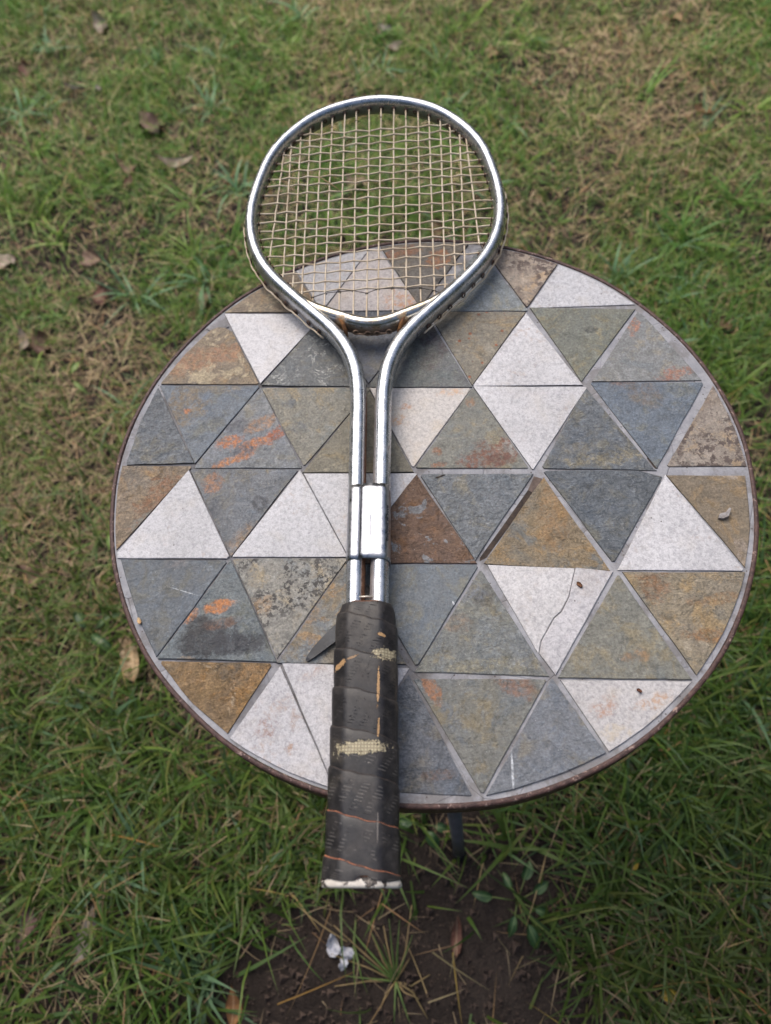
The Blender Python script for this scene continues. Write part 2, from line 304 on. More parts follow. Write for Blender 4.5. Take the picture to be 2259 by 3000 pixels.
 'slateFine2': lambda: slate('pale_blue_slate', (112, 116, 121), (104, 108, 112), (120, 123, 126), cover=.36, grain=.2, rough=.5, stains=[(.0213, -.2143, .0008, .013, -8, (196, 200, 203), .8, .25)]),
 'whiteStain2': lambda: marble('rust_flecked_quartzite', (206, 200, 198), .4, stains=[(.0824, -.1848, .011, .006, 30, (166, 122, 92), .75), (.1147, -.1846, .015, .005, 10, (178, 138, 100), .7), (.085, -.199, .012, .006, 0, (186, 170, 140), .5)], specks=.9),
}

def m_grout():
    g = G('grey_grout')
    n = g.noise(60, 6, .65, .4, 1.); f = g.noise(700, 3, .7, 0, 2.)
    col = g.mix(g.step(n, .35, .68), lin((142, 143, 148)), lin((166, 166, 170)))
    col = g.mix(g.math('MULTIPLY', g.step(g.noise(34, 6, .7, .3, 11.), .48, .6), .6), col, lin((108, 103, 99)))
    x, y, z = g.xyz(); n_ = g.n('ShaderNodeVectorMath'); n_.operation = 'LENGTH'; g.put(n_.inputs[0], g.P)
    old = g.math('MULTIPLY', g.math('SUBTRACT', 1, g.step(x, -.05, .03)), g.math('SUBTRACT', 1, g.step(n_.outputs['Value'], .212, .219)))
    old = g.math('MULTIPLY', old, g.rng(g.noise(30, 4, .6, 0, 21.), .4, .6, .35, 1.0))
    col = g.mix(g.math('MULTIPLY', old, .8), col, lin((72, 67, 64)))
    cr = g.math('ADD', g.voro(17, 'DISTANCE_TO_EDGE', vec=None), g.math('MULTIPLY', g.noise(9, 3, .6, 0, 7.), .02))
    col = g.mix(g.math('MULTIPLY', g.math('SUBTRACT', 1, g.step(cr, .008, .014)), .6), col, lin((92, 86, 84)))
    vd = g.voro(360); vc = g.xyz(g.voro(360, out='Color'))
    col = g.mix(g.math('MULTIPLY', g.math('SUBTRACT', 1, g.step(vd, .12, .25)), g.step(vc[0], .8, .84)), col, lin((86, 78, 74)))
    col = g.gain(col, g.rng(f, .3, .7, .88, 1.08))
    return g.out(col, .8, 0., g.bump(g.math('ADD', f, g.math('MULTIPLY', g.step(cr, .006, .02), 1.5)), .5, .0006), spec=.3)

def m_plain(name, c1, c2, scale=80, rough=.7, grain=600, bump=.4, metal=0., spec=.4, dist=.0006):
    g = G(name)
    col = g.mix(g.step(g.noise(scale, 6, .65, .5, len(name)*1.3), .4, .62), lin(c1), lin(c2))
    f = g.noise(grain, 4, .7, 0, 3.)
    col = g.gain(col, g.rng(f, .28, .72, .8, 1.18))
    return g.out(col, rough, metal, g.bump(f, bump, dist), spec=spec)

M_GROUT = m_grout()
M_EDGE_SHADE = m_plain('dirty_tile_edge', (58, 53, 50), (78, 72, 68), 60, .85)  # dark colour on the tile sides stands in for the shadow along the joints
M_BED = m_plain('old_adhesive', (74, 62, 54), (52, 45, 41), 120, .9, 500, .8)
M_BED2 = m_plain('pale_adhesive', (108, 94, 86), (92, 80, 74), 120, .9, 500, .8)
def m_rim():
    g = G('red_oxide_rim')
    n = g.noise(180, 6, .7, .4, 4.); f = g.noise(800, 4, .7, 0, 5.)
    col = g.mix(g.step(n, .4, .6), lin((64, 46, 43)), lin((92, 68, 62)))
    col = g.mix(g.step(g.noise(260, 6, .75, .2, 8.), .56, .62), col, lin((160, 136, 126)))
    col = g.mix(g.step(g.noise(90, 5, .7, .2, 9.), .6, .7), col, lin((56, 40, 38)))
    col = g.gain(col, g.rng(f, .3, .7, .75, 1.2))
    return g.out(col, .55, 0., g.bump(g.math('ADD', n, f), .6, .0008), spec=.45)
M_RIM = m_rim()
M_BOARD = m_plain('underside_board', (84, 70, 58), (66, 56, 48), 30, .85)
M_LEG = m_plain('dark_grey_leg_paint', (112, 112, 124), (96, 96, 106), 60, .5, 500, .2)
M_RUBBER = m_plain('black_rubber', (26, 26, 27), (34, 33, 32), 60, .7, 500, .2)

# ------------------------------------------------------------------ ground and grass
def m_ground():
    g = G('bare_soil')
    n = g.noise(9, 7, .68, .4, 1.); n2 = g.noise(60, 6, .7, .3, 2.); n3 = g.noise(300, 4, .7, 0, 3.)
    soil = g.mix(g.step(n, .35, .65), lin((56, 49, 45)), lin((74, 65, 59)))
    soil = g.mix(g.math('MULTIPLY', g.step(n2, .5, .65), .5), soil, lin((42, 37, 35)))
    soil = g.mix(g.math('MULTIPLY', g.step(g.noise(120, 5, .7, 0, 9.), .62, .68), .5), soil, lin((108, 92, 80)))
    soil = g.gain(soil, g.rng(n3, .3, .7, .8, 1.2))
    n_ = g.n('ShaderNodeVectorMath'); n_.operation = 'LENGTH'; g.put(n_.inputs[0], g.P)
    far = g.step(g.math('ADD', n_.outputs['Value'], g.math('MULTIPLY', n, .8)), 1.7, 2.9)
    lawn = g.mix(g.step(g.noise(3, 6, .7, .3, 5.), .4, .62), lin((86, 96, 50)), lin((112, 106, 74)))
    col = g.mix(far, soil, lawn)
    h = g.math('ADD', n2, g.math('MULTIPLY', n3, .6))
    return g.out(col, .95, 0., g.bump(h, 1.0, .010), spec=.15)
xs_ = np.concatenate([[-80, -40, -20, -10, -6, -4], np.linspace(-2.9, 2.9, 180), [4, 6, 10, 20, 40, 80]])
ysg = np.concatenate([[-80, -40, -20, -10, -6, -4], np.linspace(-2.2, 3.6, 180), [5, 7, 11, 20, 40, 80]])
XX, YY = np.meshgrid(xs_, ysg); ZZ = gz(XX, YY)
nx_, ny_ = len(xs_), len(ysg)
vv = np.stack([XX.ravel(), YY.ravel(), ZZ.ravel()], -1)
ff = [(j*nx_+i, j*nx_+i+1, (j+1)*nx_+i+1, (j+1)*nx_+i) for j in range(ny_-1) for i in range(nx_-1)]
ground = meshobj('ground', vv, ff, m_ground(), None, True); tag(ground, 'patchy lawn soil under the grass', None, None, 'structure')

def m_blade(name, rough=.45, trans=.25):
    g = G(name)
    at = g.n('ShaderNodeAttribute'); at.attribute_name = 'tint'
    g.out(at.outputs['Color'], rough, 0., None, spec=.3)
    tr = g.n('ShaderNodeBsdfTranslucent'); g.put(tr.inputs[0], at.outputs['Color'])
    mx = g.n('ShaderNodeMixShader'); mx.inputs[0].default_value = trans
    g.t.links.new(g.b.outputs[0], mx.inputs[1]); g.t.links.new(tr.outputs[0], mx.inputs[2])
    o = [n for n in g.t.nodes if n.type == 'OUTPUT_MATERIAL'][0]; g.t.links.new(mx.outputs[0], o.inputs[0])
    return g.m
def blades(name, x, y, L, W, az, el, curl, tint, mat, segs=3, zoff=0., twist=None, rootshade=True, side=None):
    """curved tapering strips: el = elevation at the root, curl = how much it falls by the tip"""
    N = len(x); z0 = gz(x, y)-.002+zoff
    px = x.copy(); py = y.copy(); pz = z0.copy() if hasattr(z0, 'copy') else np.full(N, z0)
    tw = RNG.uniform(-.8, .8, N) if twist is None else twist
    V = np.zeros((N, 2*segs+1, 3), np.float32)
    for s in range(segs+1):
        t = s/segs
        e = el-curl*t; a = az+tw*.35*t
        sx = -np.sin(a+tw*.4); sy = np.cos(a+tw*.4)
        wd = W*.5*(1-t**1.7)*(.75+.25*min(1, 4*t+.0))
        if s < segs:
            V[:, 2*s] = np.stack([px-sx*wd, py-sy*wd, pz], -1); V[:, 2*s+1] = np.stack([px+sx*wd, py+sy*wd, pz+wd*.25*tw], -1)
        else: V[:, 2*segs] = np.stack([px, py, pz], -1)
        st = L/segs
        px = px+np.cos(a)*np.cos(e)*st; py = py+np.sin(a)*np.cos(e)*st; pz = np.maximum(pz+np.sin(e)*st, gz(px, py)+.0012)
    tri = []
    for s in range(segs-1): b = 2*s; tri += [(b, b+1, b+3), (b, b+3, b+2)]
    b = 2*(segs-1); tri.append((b, b+1, b+2))
    tri = np.array(tri, np.int32); nv = 2*segs+1
    idx = (tri[None]+np.arange(N, dtype=np.int32)[:, None, None]*nv).reshape(-1)
    me = bpy.data.meshes.new(name); me.vertices.add(N*nv); me.vertices.foreach_set('co', V.ravel())
    nt_ = len(idx)//3
    me.loops.add(len(idx)); me.loops.foreach_set('vertex_index', idx)
    me.polygons.add(nt_); me.polygons.foreach_set('loop_start', np.arange(0, len(idx), 3, dtype=np.int32))
    me.polygons.foreach_set('use_smooth', np.ones(nt_, dtype=bool))
    me.update(calc_edges=True); me.validate()
    ca = me.color_attributes.new('tint', 'FLOAT_COLOR', 'POINT')
    ramp = np.array([1.0]*(2*segs+1), np.float32)
    cc = np.ones((N, nv, 4), np.float32); cc[:, :, :3] = tint[:, None, :]*ramp[None, :, None]
    if side is not None:   # browned tips
        cc[:, -1, :3] = side
    ca.data.foreach_set('color', cc.ravel())
    me.materials.append(mat)
    o = bpy.data.objects.new(name, me); C.objects.link(o); return o
def scatter(n, dens):
    """points over the lawn seen by the camera and a good way round it"""
    ox = []; oy = []
    tot = 0
    while tot < n:
        y = RNG.uniform(-1.0, 2.9, n); x = RNG.uniform(-1.75, 1.9, n)
        hw = .78+.36*(y+.45)
        inside = np.abs(x-.06) < np.maximum(hw, .75)
        keep = RNG.random(n) < np.where(inside & (y < 2.3) & (y > -.75), 1.0, .22)*dens(x, y)
        ox.append(x[keep]); oy.append(y[keep]); tot += keep.sum()
    return np.concatenate(ox)[:n], np.concatenate(oy)[:n]
def L3(c): return np.array(lin(c)[:3])
def tints(n, cols, wts, var=.2):
    cols = np.array([L3(c) for c in cols]); k = RNG.choice(len(cols), n, p=np.array(wts)/sum(wts))
    k2 = RNG.choice(len(cols), n, p=np.array(wts)/sum(wts)); t = RNG.uniform(0, .5, n)[:, None]
    return (cols[k]*(1-t)+cols[k2]*t)*RNG.uniform(1-var, 1+var, n)[:, None]
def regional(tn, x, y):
    # light painted into blade colour: far lawn brightened, shaded strip before the table darkened
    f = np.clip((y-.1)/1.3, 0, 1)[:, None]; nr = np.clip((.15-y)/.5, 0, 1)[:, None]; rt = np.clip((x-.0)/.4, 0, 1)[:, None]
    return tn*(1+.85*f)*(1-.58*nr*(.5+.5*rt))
MB_G = m_blade('grass_green', .42, .3); MB_D = m_blade('grass_dead', .7, .15)
GREEN = [(84, 116, 48), (98, 126, 54), (74, 108, 50), (112, 136, 62), (94, 126, 80), (132, 140, 72)]
DEAD = [(172, 152, 118), (146, 126, 98), (190, 170, 136), (120, 100, 80), (160, 148, 106), (164, 126, 88)]
patch = lambda x, y: .25+.75*np.clip((fbm(x, y, 6, 4, 40)-.36)/.2, 0, 1)
# thatch: dead blades lying near the ground
n = 62000
x, y = scatter(n, lambda x, y: (1-.90*bare(x, y))*(.3+.7*dry(x, y)))
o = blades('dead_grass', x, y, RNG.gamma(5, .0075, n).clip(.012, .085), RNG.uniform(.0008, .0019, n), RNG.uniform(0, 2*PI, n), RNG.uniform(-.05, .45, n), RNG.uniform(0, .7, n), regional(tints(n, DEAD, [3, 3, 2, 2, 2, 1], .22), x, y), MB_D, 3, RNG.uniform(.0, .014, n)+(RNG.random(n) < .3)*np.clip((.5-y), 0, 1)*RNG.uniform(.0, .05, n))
tag(o, 'dead straw coloured grass lying between the green blades', 'dead grass', None, 'stuff')
# turf
n = 150000
x, y = scatter(n, lambda x, y: (1-.97*bare(x, y))*(1-.72*dry(x, y))*patch(x, y))
near = np.clip((.9-y)/1.3, 0, 1)
Lg = (RNG.gamma(6, .0058, n)*(1+1.15*near)).clip(.012, .13)
yel = np.clip(dry(x, y)*1.3, 0, 1)[:, None]
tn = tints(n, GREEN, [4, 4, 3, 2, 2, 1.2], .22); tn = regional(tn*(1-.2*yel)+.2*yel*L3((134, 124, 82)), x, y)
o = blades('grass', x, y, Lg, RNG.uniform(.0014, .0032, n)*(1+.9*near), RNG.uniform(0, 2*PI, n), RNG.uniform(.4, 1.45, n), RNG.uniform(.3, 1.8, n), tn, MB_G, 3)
tag(o, 'short patchy green grass round the table', 'grass', None, 'stuff')
# coarse broad-bladed tufts
TUFTS = [(-.713, 1.306), (-.761, 1.464), (-.74, 1.143), (-.626, 1.017), (-.353, 1.068), (-.56, 1.798), (-.325, .838), (-.269, .931), (-.46, .817), (-.676, 1.088), (.859, 1.122), (.666, 1.222), (.502, .057), (.484, .006), (-.453, -.194), (-.322, -.307), (-.495, -.117), (-.561, -.334), (-.472, -.107), (-.368, -.111), (-.251, 1.091), (.334, 1.59), (.146, 1.634), (.454, .706), (.239, -.196), (.271, -.242), (.384, -.171), (.337, -.309), (.185, -.308), (.073, -.23), (.095, 1.559), (-.114, 1.55), (-.08, 1.686), (-.307, 1.38), (-.71, 1.698), (-.27, 1.671), (-.353, .908), (.733, .858), (.608, .786), (.39, -.269), (-.348, -.33), (.278, -.358), (.165, -.391), (-.543, -.005), (-.464, .009), (-.59, -.07), (-.547, -.212), (-.413, -.17), (.3, -.12), (.42, -.08), (.46, .12), (.5, .2)]
tx, ty = scatter(760, lambda x, y: (1-bare(x, y))*(1-.9*dry(x, y))*patch(x, y)**2)
tx = np.concatenate([tx, [a for a, b in TUFTS]]); ty = np.concatenate([ty, [b for a, b in TUFTS]])
bx = []; by = []; baz = []; bl = []; bw = []; bt = []
for i in range(len(tx)):
    big = i >= 760
    k = RNG.integers(9, 17) if big else RNG.integers(4, 9)
    hue = RNG.random(); base = L3((82, 120, 58))*(1-hue)+L3((112, 134, 60))*hue
    if RNG.random() < .25: base = L3((104, 136, 100))
    for j in range(k):
        bx.append(tx[i]+RNG.normal(0, .008)); by.append(ty[i]+RNG.normal(0, .008)); baz.append(RNG.uniform(0, 2*PI))
        bl.append(RNG.uniform(.05, .125)*(1 if big else .75)); bw.append(RNG.uniform(.004, .0078)*(1 if big else .8)); bt.append(base*RNG.uniform(.75, 1.2))
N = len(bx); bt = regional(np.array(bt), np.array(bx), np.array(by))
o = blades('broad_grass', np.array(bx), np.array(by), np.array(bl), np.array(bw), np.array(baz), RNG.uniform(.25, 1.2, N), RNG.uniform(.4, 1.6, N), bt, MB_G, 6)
tag(o, 'coarse tufts of broad bladed green grass in the lawn', 'grass', None, 'stuff')
# long thin dead stems and yellowing blades
n = 2600
x, y = scatter(n, lambda x, y: (1-.75*bare(x, y))*(.3+.7*np.clip((.6-y)/.8, 0, 1)))
o = blades('grass_stems', x, y, RNG.uniform(.05, .13, n), RNG.uniform(.0012, .0021, n), RNG.uniform(0, 2*PI, n), RNG.uniform(.05, .6, n), RNG.uniform(-.1, .8, n), tints(n, [(164, 142, 100), (140, 112, 76), (150, 128, 60), (158, 104, 62)], [4, 3, 1, .7], .2), MB_D, 5, RNG.uniform(.0, .02, n))
tag(o, 'long dry grass stems strewn over the lawn', 'dead grass', None, 'stuff')
# crumbs of soil
n = 6500
x = RNG.uniform(-.6, .5, n*3); y = RNG.uniform(-.75, .05, n*3); k = RNG.random(n*3) < bare(x, y); x, y = x[k][:n], y[k][:n]
V_ = []; F_ = []
for a, b in zip(x, y):
    s = float(RNG.gamma(1.8, .0012)); o0 = len(V_); z = float(gz(a, b))
    for q in ((1, 0, 0), (-.5, .87, 0), (-.5, -.87, 0), (0, 0, .9), (0, 0, -.6)):
        j = RNG.uniform(.7, 1.3, 3); V_.append((a+q[0]*s*j[0], b+q[1]*s*j[1], z+.0003+q[2]*s*j[2]))
    F_ += [tuple(o0+i for i in t) for t in ((0, 1, 3), (1, 2, 3), (2, 0, 3), (1, 0, 4), (2, 1, 4), (0, 2, 4))]
o = meshobj('soil_crumbs', V_, F_, m_plain('crumbly_soil', (92, 77, 68), (62, 51, 46), 60, .95), None, False)
tag(o, 'crumbs of dark earth on the bare soil', 'soil', None, 'stuff')

# ------------------------------------------------------------------ trees closing off the yard all round, out of the picture
def m_wood():
    g = G('dark_foliage'); n = g.noise(.9, 5, .7, .4, 1.)
    return g.out(g.mix(g.step(n, .38, .62), lin((50, 62, 36)), lin((74, 84, 48))), .6, 0., None, spec=.2)
V_ = []; F_ = []
for k in range(30000):
    a = RNG.uniform(0, 2*PI); rr = RNG.uniform(9, 13)
    hmax = 4.2+3.0*float(vnoise(a*3.3+20, .5))+1.2*float(vnoise(a*11+3, 2.5))
    z = hmax*RNG.random()**.8; s = RNG.uniform(.12, .32)
    c = np.array([rr*math.cos(a), rr*math.sin(a)+.8, z]); e1 = RNG.normal(0, 1, 3); e1 /= np.linalg.norm(e1); e2 = np.cross(e1, RNG.normal(0, 1, 3)); e2 /= np.linalg.norm(e2)
    o0 = len(V_); V_ += [c-e1*s, c+e2*s*.5, c+e1*s, c-e2*s*.5]; F_.append((o0, o0+1, o0+2, o0+3))
wood = meshobj('distant_trees', V_, F_, m_wood(), None, False)
tag(wood, 'ring of dark trees closing off the yard behind the lawn', 'trees', None, 'stuff')

# ------------------------------------------------------------------ mosaic table
TILES=[
('T01','tanA',[(-62.5,160.7),(-81.7,210.5),(-94.5,205.1),(-107.5,198.6),(-119.6,191.5),(-131.8,183.3),(-143.1,174.6)]),
('T02','whiteB',[(-62.4,162.0),(-15.7,225.3),(-41.5,222.0),(-63.0,216.8),(-80.8,210.9)]),
('T03','whiteRust',[(-61.2,161.9),(19.2,148.4),(-8.5,225.6),(-15.0,225.3)]),
('T04','brownRust',[(17.6,151.0),(68.7,215.1),(48.1,220.6),(30.8,223.7),(13.2,225.4),(-6.4,225.7)]),
('T05','greyblue',[(21.1,147.1),(103.3,132.9),(76.8,208.1)]),
('T06','mottle',[(102.7,136.2),(137.6,179.0),(116.3,193.5),(92.9,205.8),(78.6,211.7)]),
('T07','whiteB',[(103.9,135.6),(188.1,125.0),(174.7,143.0),(159.3,160.1),(138.6,178.2)]),
('T10','tanA',[(-117.1,95.6),(-136.9,153.0),(-142.1,157.8),(-146.8,159.5),(-149.5,159.7),(-155.0,157.8),(-176.5,135.2),(-196.3,108.5)]),
('T11','white',[(-116.0,95.8),(-60.5,158.4),(-143.5,173.5)]),
('T12','veined',[(-32.7,79.5),(-60.5,158.8),(-115.5,93.7)]),
('T13','slateB',[(-32.3,81.7),(22.5,146.8),(-61.1,161.5)]),
('T14','purple',[(-33.6,78.6),(46.2,65.8),(21.5,144.8)]),
('T15','tanSpots',[(46.2,67.4),(101.3,132.4),(23.3,146.1)]),
('T16','white',[(46.2,66.2),(128.4,53.9),(100.9,130.7)]),
('T17','olive',[(128.3,57.2),(186.7,120.2),(105.1,136.0)]),
('T18','greyRustDots',[(135.8,55.8),(216.7,43.8),(192.2,112.4),(187.9,117.8)]),
('T20','slateGrey',[(-210.6,73.4),(-220.1,37.3),(-168.4,30.7),(-197.4,106.3)]),
('T21','slateBlue',[(-167.8,30.1),(-116.0,94.3),(-195.9,107.6)]),
('T22','rustOrange',[(-169.6,26.6),(-88.0,13.9),(-116.2,92.8)]),
('T23','tanGrey',[(-87.0,15.2),(-30.2,78.1),(-115.7,92.0)]),
('T24','oliveB',[(-88.8,10.3),(-8.4,-2.0),(-32.5,76.1)]),
('T25','whiteStain',[(-8.6,1.3),(45.6,65.0),(-32.2,77.7)]),
('T26','greyRustBlob',[(-6.9,1.2),(73.7,-11.4),(46.6,66.0)]),
('T27','white',[(75.9,-13.6),(131.5,51.8),(46.6,66.3)]),
('T28','slateMix',[(82.0,-12.9),(161.8,-26.9),(159.8,-24.8),(129.9,52.4)]),
('T29','slateBlue2',[(162.0,-25.3),(217.5,42.1),(134.0,55.8)]),
('T2a','mottle2',[(168.7,-24.9),(223.4,-33.0),(225.2,-16.1),(225.8,-3.4),(225.5,12.5),(223.0,35.7),(222.6,37.7)]),
('T30','rustTan',[(-225.0,18.8),(-225.8,-0.5),(-225.2,-16.7),(-223.4,-32.5),(-169.4,28.4),(-222.7,37.3)]),
('T31','whiteB',[(-223.1,-34.7),(-222.4,-39.3),(-142.9,-51.0),(-172.2,25.4)]),
('T32','slateOchre',[(-142.5,-49.8),(-91.1,13.7),(-171.7,26.1)]),
('T33','whiteB',[(-142.2,-49.8),(-62.0,-61.6),(-90.2,12.9)]),
('T34','whiteB',[(-60.8,-63.5),(-5.6,-3.3),(-87.8,9.5)]),
('T35','rustBrown',[(-59.9,-67.0),(24.2,-78.9),(-7.1,-2.6)]),
('T36','greyWave',[(23.3,-76.8),(75.6,-16.3),(-4.6,-4.3)]),
('T37','ochre',[(27.9,-80.2),(110.4,-96.5),(82.1,-20.0)]),
('T38','slateMix2',[(113.4,-92.3),(162.5,-34.3),(163.4,-32.2),(149.2,-24.9),(82.9,-14.5)]),
('T39','white',[(114.8,-97.0),(196.0,-109.5),(166.0,-31.2)]),
('T3a','sand',[(196.9,-107.2),(205.1,-90.6),(209.1,-80.1),(213.2,-66.8),(216.5,-54.4),(219.8,-40.1),(166.7,-31.7)]),
('T40','darkSlate',[(-207.3,-82.5),(-192.8,-114.7),(-144.4,-51.8),(-220.7,-39.5)]),
('T41','blackStain',[(-192.9,-115.4),(-114.1,-128.2),(-142.5,-52.0)]),
('T42','mottleDark',[(-114.1,-126.2),(-61.6,-62.2),(-142.1,-50.7)]),
('T43','tanSlate',[(-114.5,-129.2),(-32.0,-140.9),(-61.7,-62.3)]),
('T44','slateB2',[(-26.0,-144.0),(25.4,-80.0),(-57.1,-67.9)]),
('T45','greenGrey',[(-27.7,-146.6),(55.2,-160.6),(25.7,-83.2)]),
('T46','whiteCrackR',[(83.6,-101.2),(79.1,-111.0),(72.1,-120.3),(66.5,-124.0),(55.1,-137.8),(52.1,-145.6),(59.2,-160.5),(111.7,-97.5),(88.1,-91.4)]),
('T46b','whiteCrackL',[(51.5,-145.2),(54.8,-137.5),(66.1,-123.6),(71.8,-120.0),(78.7,-111.0),(83.2,-101.2),(87.6,-91.5),(30.5,-80.9)]),
('T47','oliveC',[(60.2,-162.2),(140.3,-174.3),(114.6,-99.4)]),
('T48','ochreMix',[(144.0,-171.9),(157.0,-160.1),(168.7,-147.8),(179.6,-134.2),(188.0,-122.1),(195.4,-110.1),(117.2,-98.7)]),
('T50','ochreDeep',[(-176.4,-138.3),(-169.4,-146.9),(-160.6,-156.4),(-149.6,-167.0),(-147.2,-169.2),(-116.9,-128.5),(-191.3,-117.0)]),
('T51','whiteDirty',[(-145.9,-172.3),(-138.9,-178.0),(-131.6,-183.5),(-117.7,-192.7),(-108.6,-198.0),(-99.2,-202.8),(-87.0,-208.4),(-86.7,-202.4),(-112.4,-131.2)]),
('T52','whiteDirty',[(-86.6,-201.4),(-83.7,-207.0),(-30.4,-143.6),(-111.7,-128.6)]),
('T53','slateFine',[(-82.8,-206.5),(-68.2,-211.3),(-48.4,-216.2),(-4.2,-223.7),(-31.8,-147.5)]),
('T54','greenBrown',[(1.5,-224.1),(53.5,-162.2),(-29.5,-150.5)]),
('T55','slateFine2',[(3.8,-224.2),(20.2,-223.3),(37.9,-220.4),(50.3,-217.7),(61.3,-214.8),(77.9,-209.8),(56.1,-161.3)]),
('T56','whiteStain2',[(79.9,-209.5),(90.3,-205.2),(103.1,-199.1),(115.2,-192.4),(130.2,-182.5),(140.0,-175.1),(61.3,-163.8)])]

R0 = .2277
table = empty('mosaic_table', (0, 0, 0))
tag(table, 'small round metal table topped with triangular white and grey stone tiles', 'table')
def ring(r, z, n): return [(r*math.cos(2*PI*i/n), r*math.sin(2*PI*i/n), z) for i in range(n)]
def lathe(name, prof, n, mats, parent, closed=False, smooth=True, jit=0.):
    v = []; f = []
    for (rr, z) in prof:
        for i in range(n):
            a = 2*PI*i/n; q = rr+jit*(math.sin(5*a)+math.sin(9*a+1)+.7*math.sin(17*a+2))/3
            v.append((q*math.cos(a), q*math.sin(a), z))
    k = len(prof)
    for j in range(k-1 if not closed else k):
        j2 = (j+1) % k
        for i in range(n): f.append((j*n+i, j*n+(i+1) % n, j2*n+(i+1) % n, j2*n+i))
    if not closed: f.append(tuple(range(n))[::-1]); f.append(tuple((k-1)*n+i for i in range(n)))
    return meshobj(name, v, f, mats, parent, smooth)
def at_top(o): o.location = (0, 0, TH); return o
g_ = at_top(meshobj('grout', ring(R0-.0002, -.0011, 128)+ring(R0-.0007, -.006, 128),
    [tuple(range(128))]+[(128+i, 128+(i+1) % 128, (i+1) % 128, i) for i in range(128)], M_GROUT, table))
at_top(lathe('rim_band', [(R0-.0006, -.006), (R0-.0004, -.0006), (R0+.0002, .0001), (R0+.0020, .0000), (R0+.0027, -.0008), (R0+.0028, -.0235), (R0+.0020, -.0240), (R0-.0002, -.0240)], 160, M_RIM, table, True, True, .0009))
at_top(lathe('underside_board', [(R0-.002, -.0062), (R0-.002, -.0115)], 96, M_BOARD, table, False, False))
def tile(kind, poly, idx):
    rough = 0.00042 if not kind.startswith('white') else 0.00024
    pts = []
    n = len(poly)
    P0_ = [Vector((x/1000, y/1000)) for x, y in poly]; P = []
    for i in range(n):   # knock off some corners
        a, b, c = P0_[i-1], P0_[i], P0_[(i+1) % n]
        if random.random() < .45 and (a-b).length > .02 and (c-b).length > .02 and not kind.startswith('whiteCrack'):
            k1, k2 = random.uniform(.0008, .0024), random.uniform(.0008, .0024)
            P += [b+(a-b).normalized()*k1, b+(c-b).normalized()*k2]
        else: P.append(b)
    n = len(P)
    for i in range(n):
        a, b = P[i], P[(i+1) % n]; L = (b-a).length
        k = 4 if L > .05 else (2 if L > .02 else 1)
        d = (b-a).normalized(); nn = Vector((d.y, -d.x))
        for j in range(k):
            t = j/k
            q = a.lerp(b, t)
            pts.append(q+nn*random.uniform(-rough, rough*.4)+(d*random.uniform(-.1, .1)*L/k if j else Vector((0, 0))))
    cen = sum(pts, Vector((0, 0)))/len(pts)
    tx, ty, tz = random.uniform(-.006, .006), random.uniform(-.006, .006), random.uniform(-.0003, .0004)
    def zz(q): return tz+(q.x-cen.x)*tx+(q.y-cen.y)*ty
    m = len(pts); v = []
    ins = []
    for i in range(m):
        d1 = (pts[i]-pts[i-1]).normalized(); d2 = (pts[(i+1) % m]-pts[i]).normalized()
        nn = Vector((-d1.y-d2.y, d1.x+d2.x)); nn = nn.normalized() if nn.length > 1e-6 else Vector((0, 0))
        ins.append(nn)
    bev = random.uniform(.00025, .0005)
    for i, q in enumerate(pts): a = q+ins[i]*bev; v.append((a.x, a.y, zz(q)))
    for i, q in enumerate(pts): v.append((q.x, q.y, zz(q)-bev*random.uniform(.6, 1.0)))
    for i, q in enumerate(pts): v.append((q.x, q.y, -.0045))
    f = [tuple(range(m))]; fm = [0]
    for i in range(m):
        j = (i+1) % m
        f.append((m+i, m+j, j, i)); fm.append(0)
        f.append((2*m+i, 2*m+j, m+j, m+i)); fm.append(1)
    o = meshobj('tile', v, f, [MAT(kind), M_EDGE_SHADE], table, False, fm)
    o.location = (0, 0, TH)
    return o
_mc = {}
def MAT(k):
    # every tile shares its kind's material: the pattern runs in table coordinates, so no two tiles look alike
    if k not in _mc: _mc[k] = MATS[k]()
    return _mc[k]
TLAB = {'T46': 'right half of the cracked white tile', 'T46b': 'left half of the cracked white tile', 'T41': 'slate tile with a black stain and orange flecks',
        'T22': 'slate tile streaked with orange rust', 'T50': 'golden brown slate tile at the rim', 'T40': 'plain dark slate tile at the rim', 'T03': 'white tile with an orange rust stain under the strings',
        'T3a': 'sandy brown rim tile with a loose grey chip on it', 'T26': 'grey slate tile with a red-brown blotch', 'T37': 'ochre slate tile beside the missing grout'}
for i, (nm, kind, poly) in enumerate(TILES):
    o = tile(kind, poly, i)
    if nm in TLAB: o['label'] = TLAB[nm]
# bed showing where grout has fallen out
def strip(name, poly, z, mat, thick=.0012):
    n = len(poly); v = [(x, y, z) for x, y in poly]+[(x, y, z-thick) for x, y in poly]
    o = meshobj(name, v, [tuple(range(n))]+[(n+i, n+(i+1) % n, (i+1) % n, i) for i in range(n)], mat, table); o.location = (0, 0, TH); return o
def ccw(p):
    a = sum(p[i][0]*p[(i+1) % len(p)][1]-p[(i+1) % len(p)][0]*p[i][1] for i in range(len(p))); return p if a > 0 else p[::-1]
tag(strip('bare_joint', ccw([(.0693, -.0284), (.0728, -.0317), (.0503, -.0551), (.0312, -.0754), (.0262, -.0772), (.0268, -.0748), (.0481, -.0519)]), -.0009, M_BED), 'dark joint where the grout has fallen out')
strip('bare_joint', ccw([(.0758, -.0182), (.0810, -.0208), (.0728, -.0317), (.0693, -.0284)]), -.0007, M_BED2)
strip('bare_joint', ccw([(.1577, -.0155), (.1604, -.0163), (.1628, -.0250), (.1609, -.0247)]), -.00055, M_BED)
# mended corner of grout at the tan tile
strip('grout_patch', ccw([(-.1450, .1730), (-.1395, .1588), (-.1470, .1560), (-.1500, .1580), (-.1530, .1555), (-.1590, .1600)]), -.0003, M_GROUT, .0006)
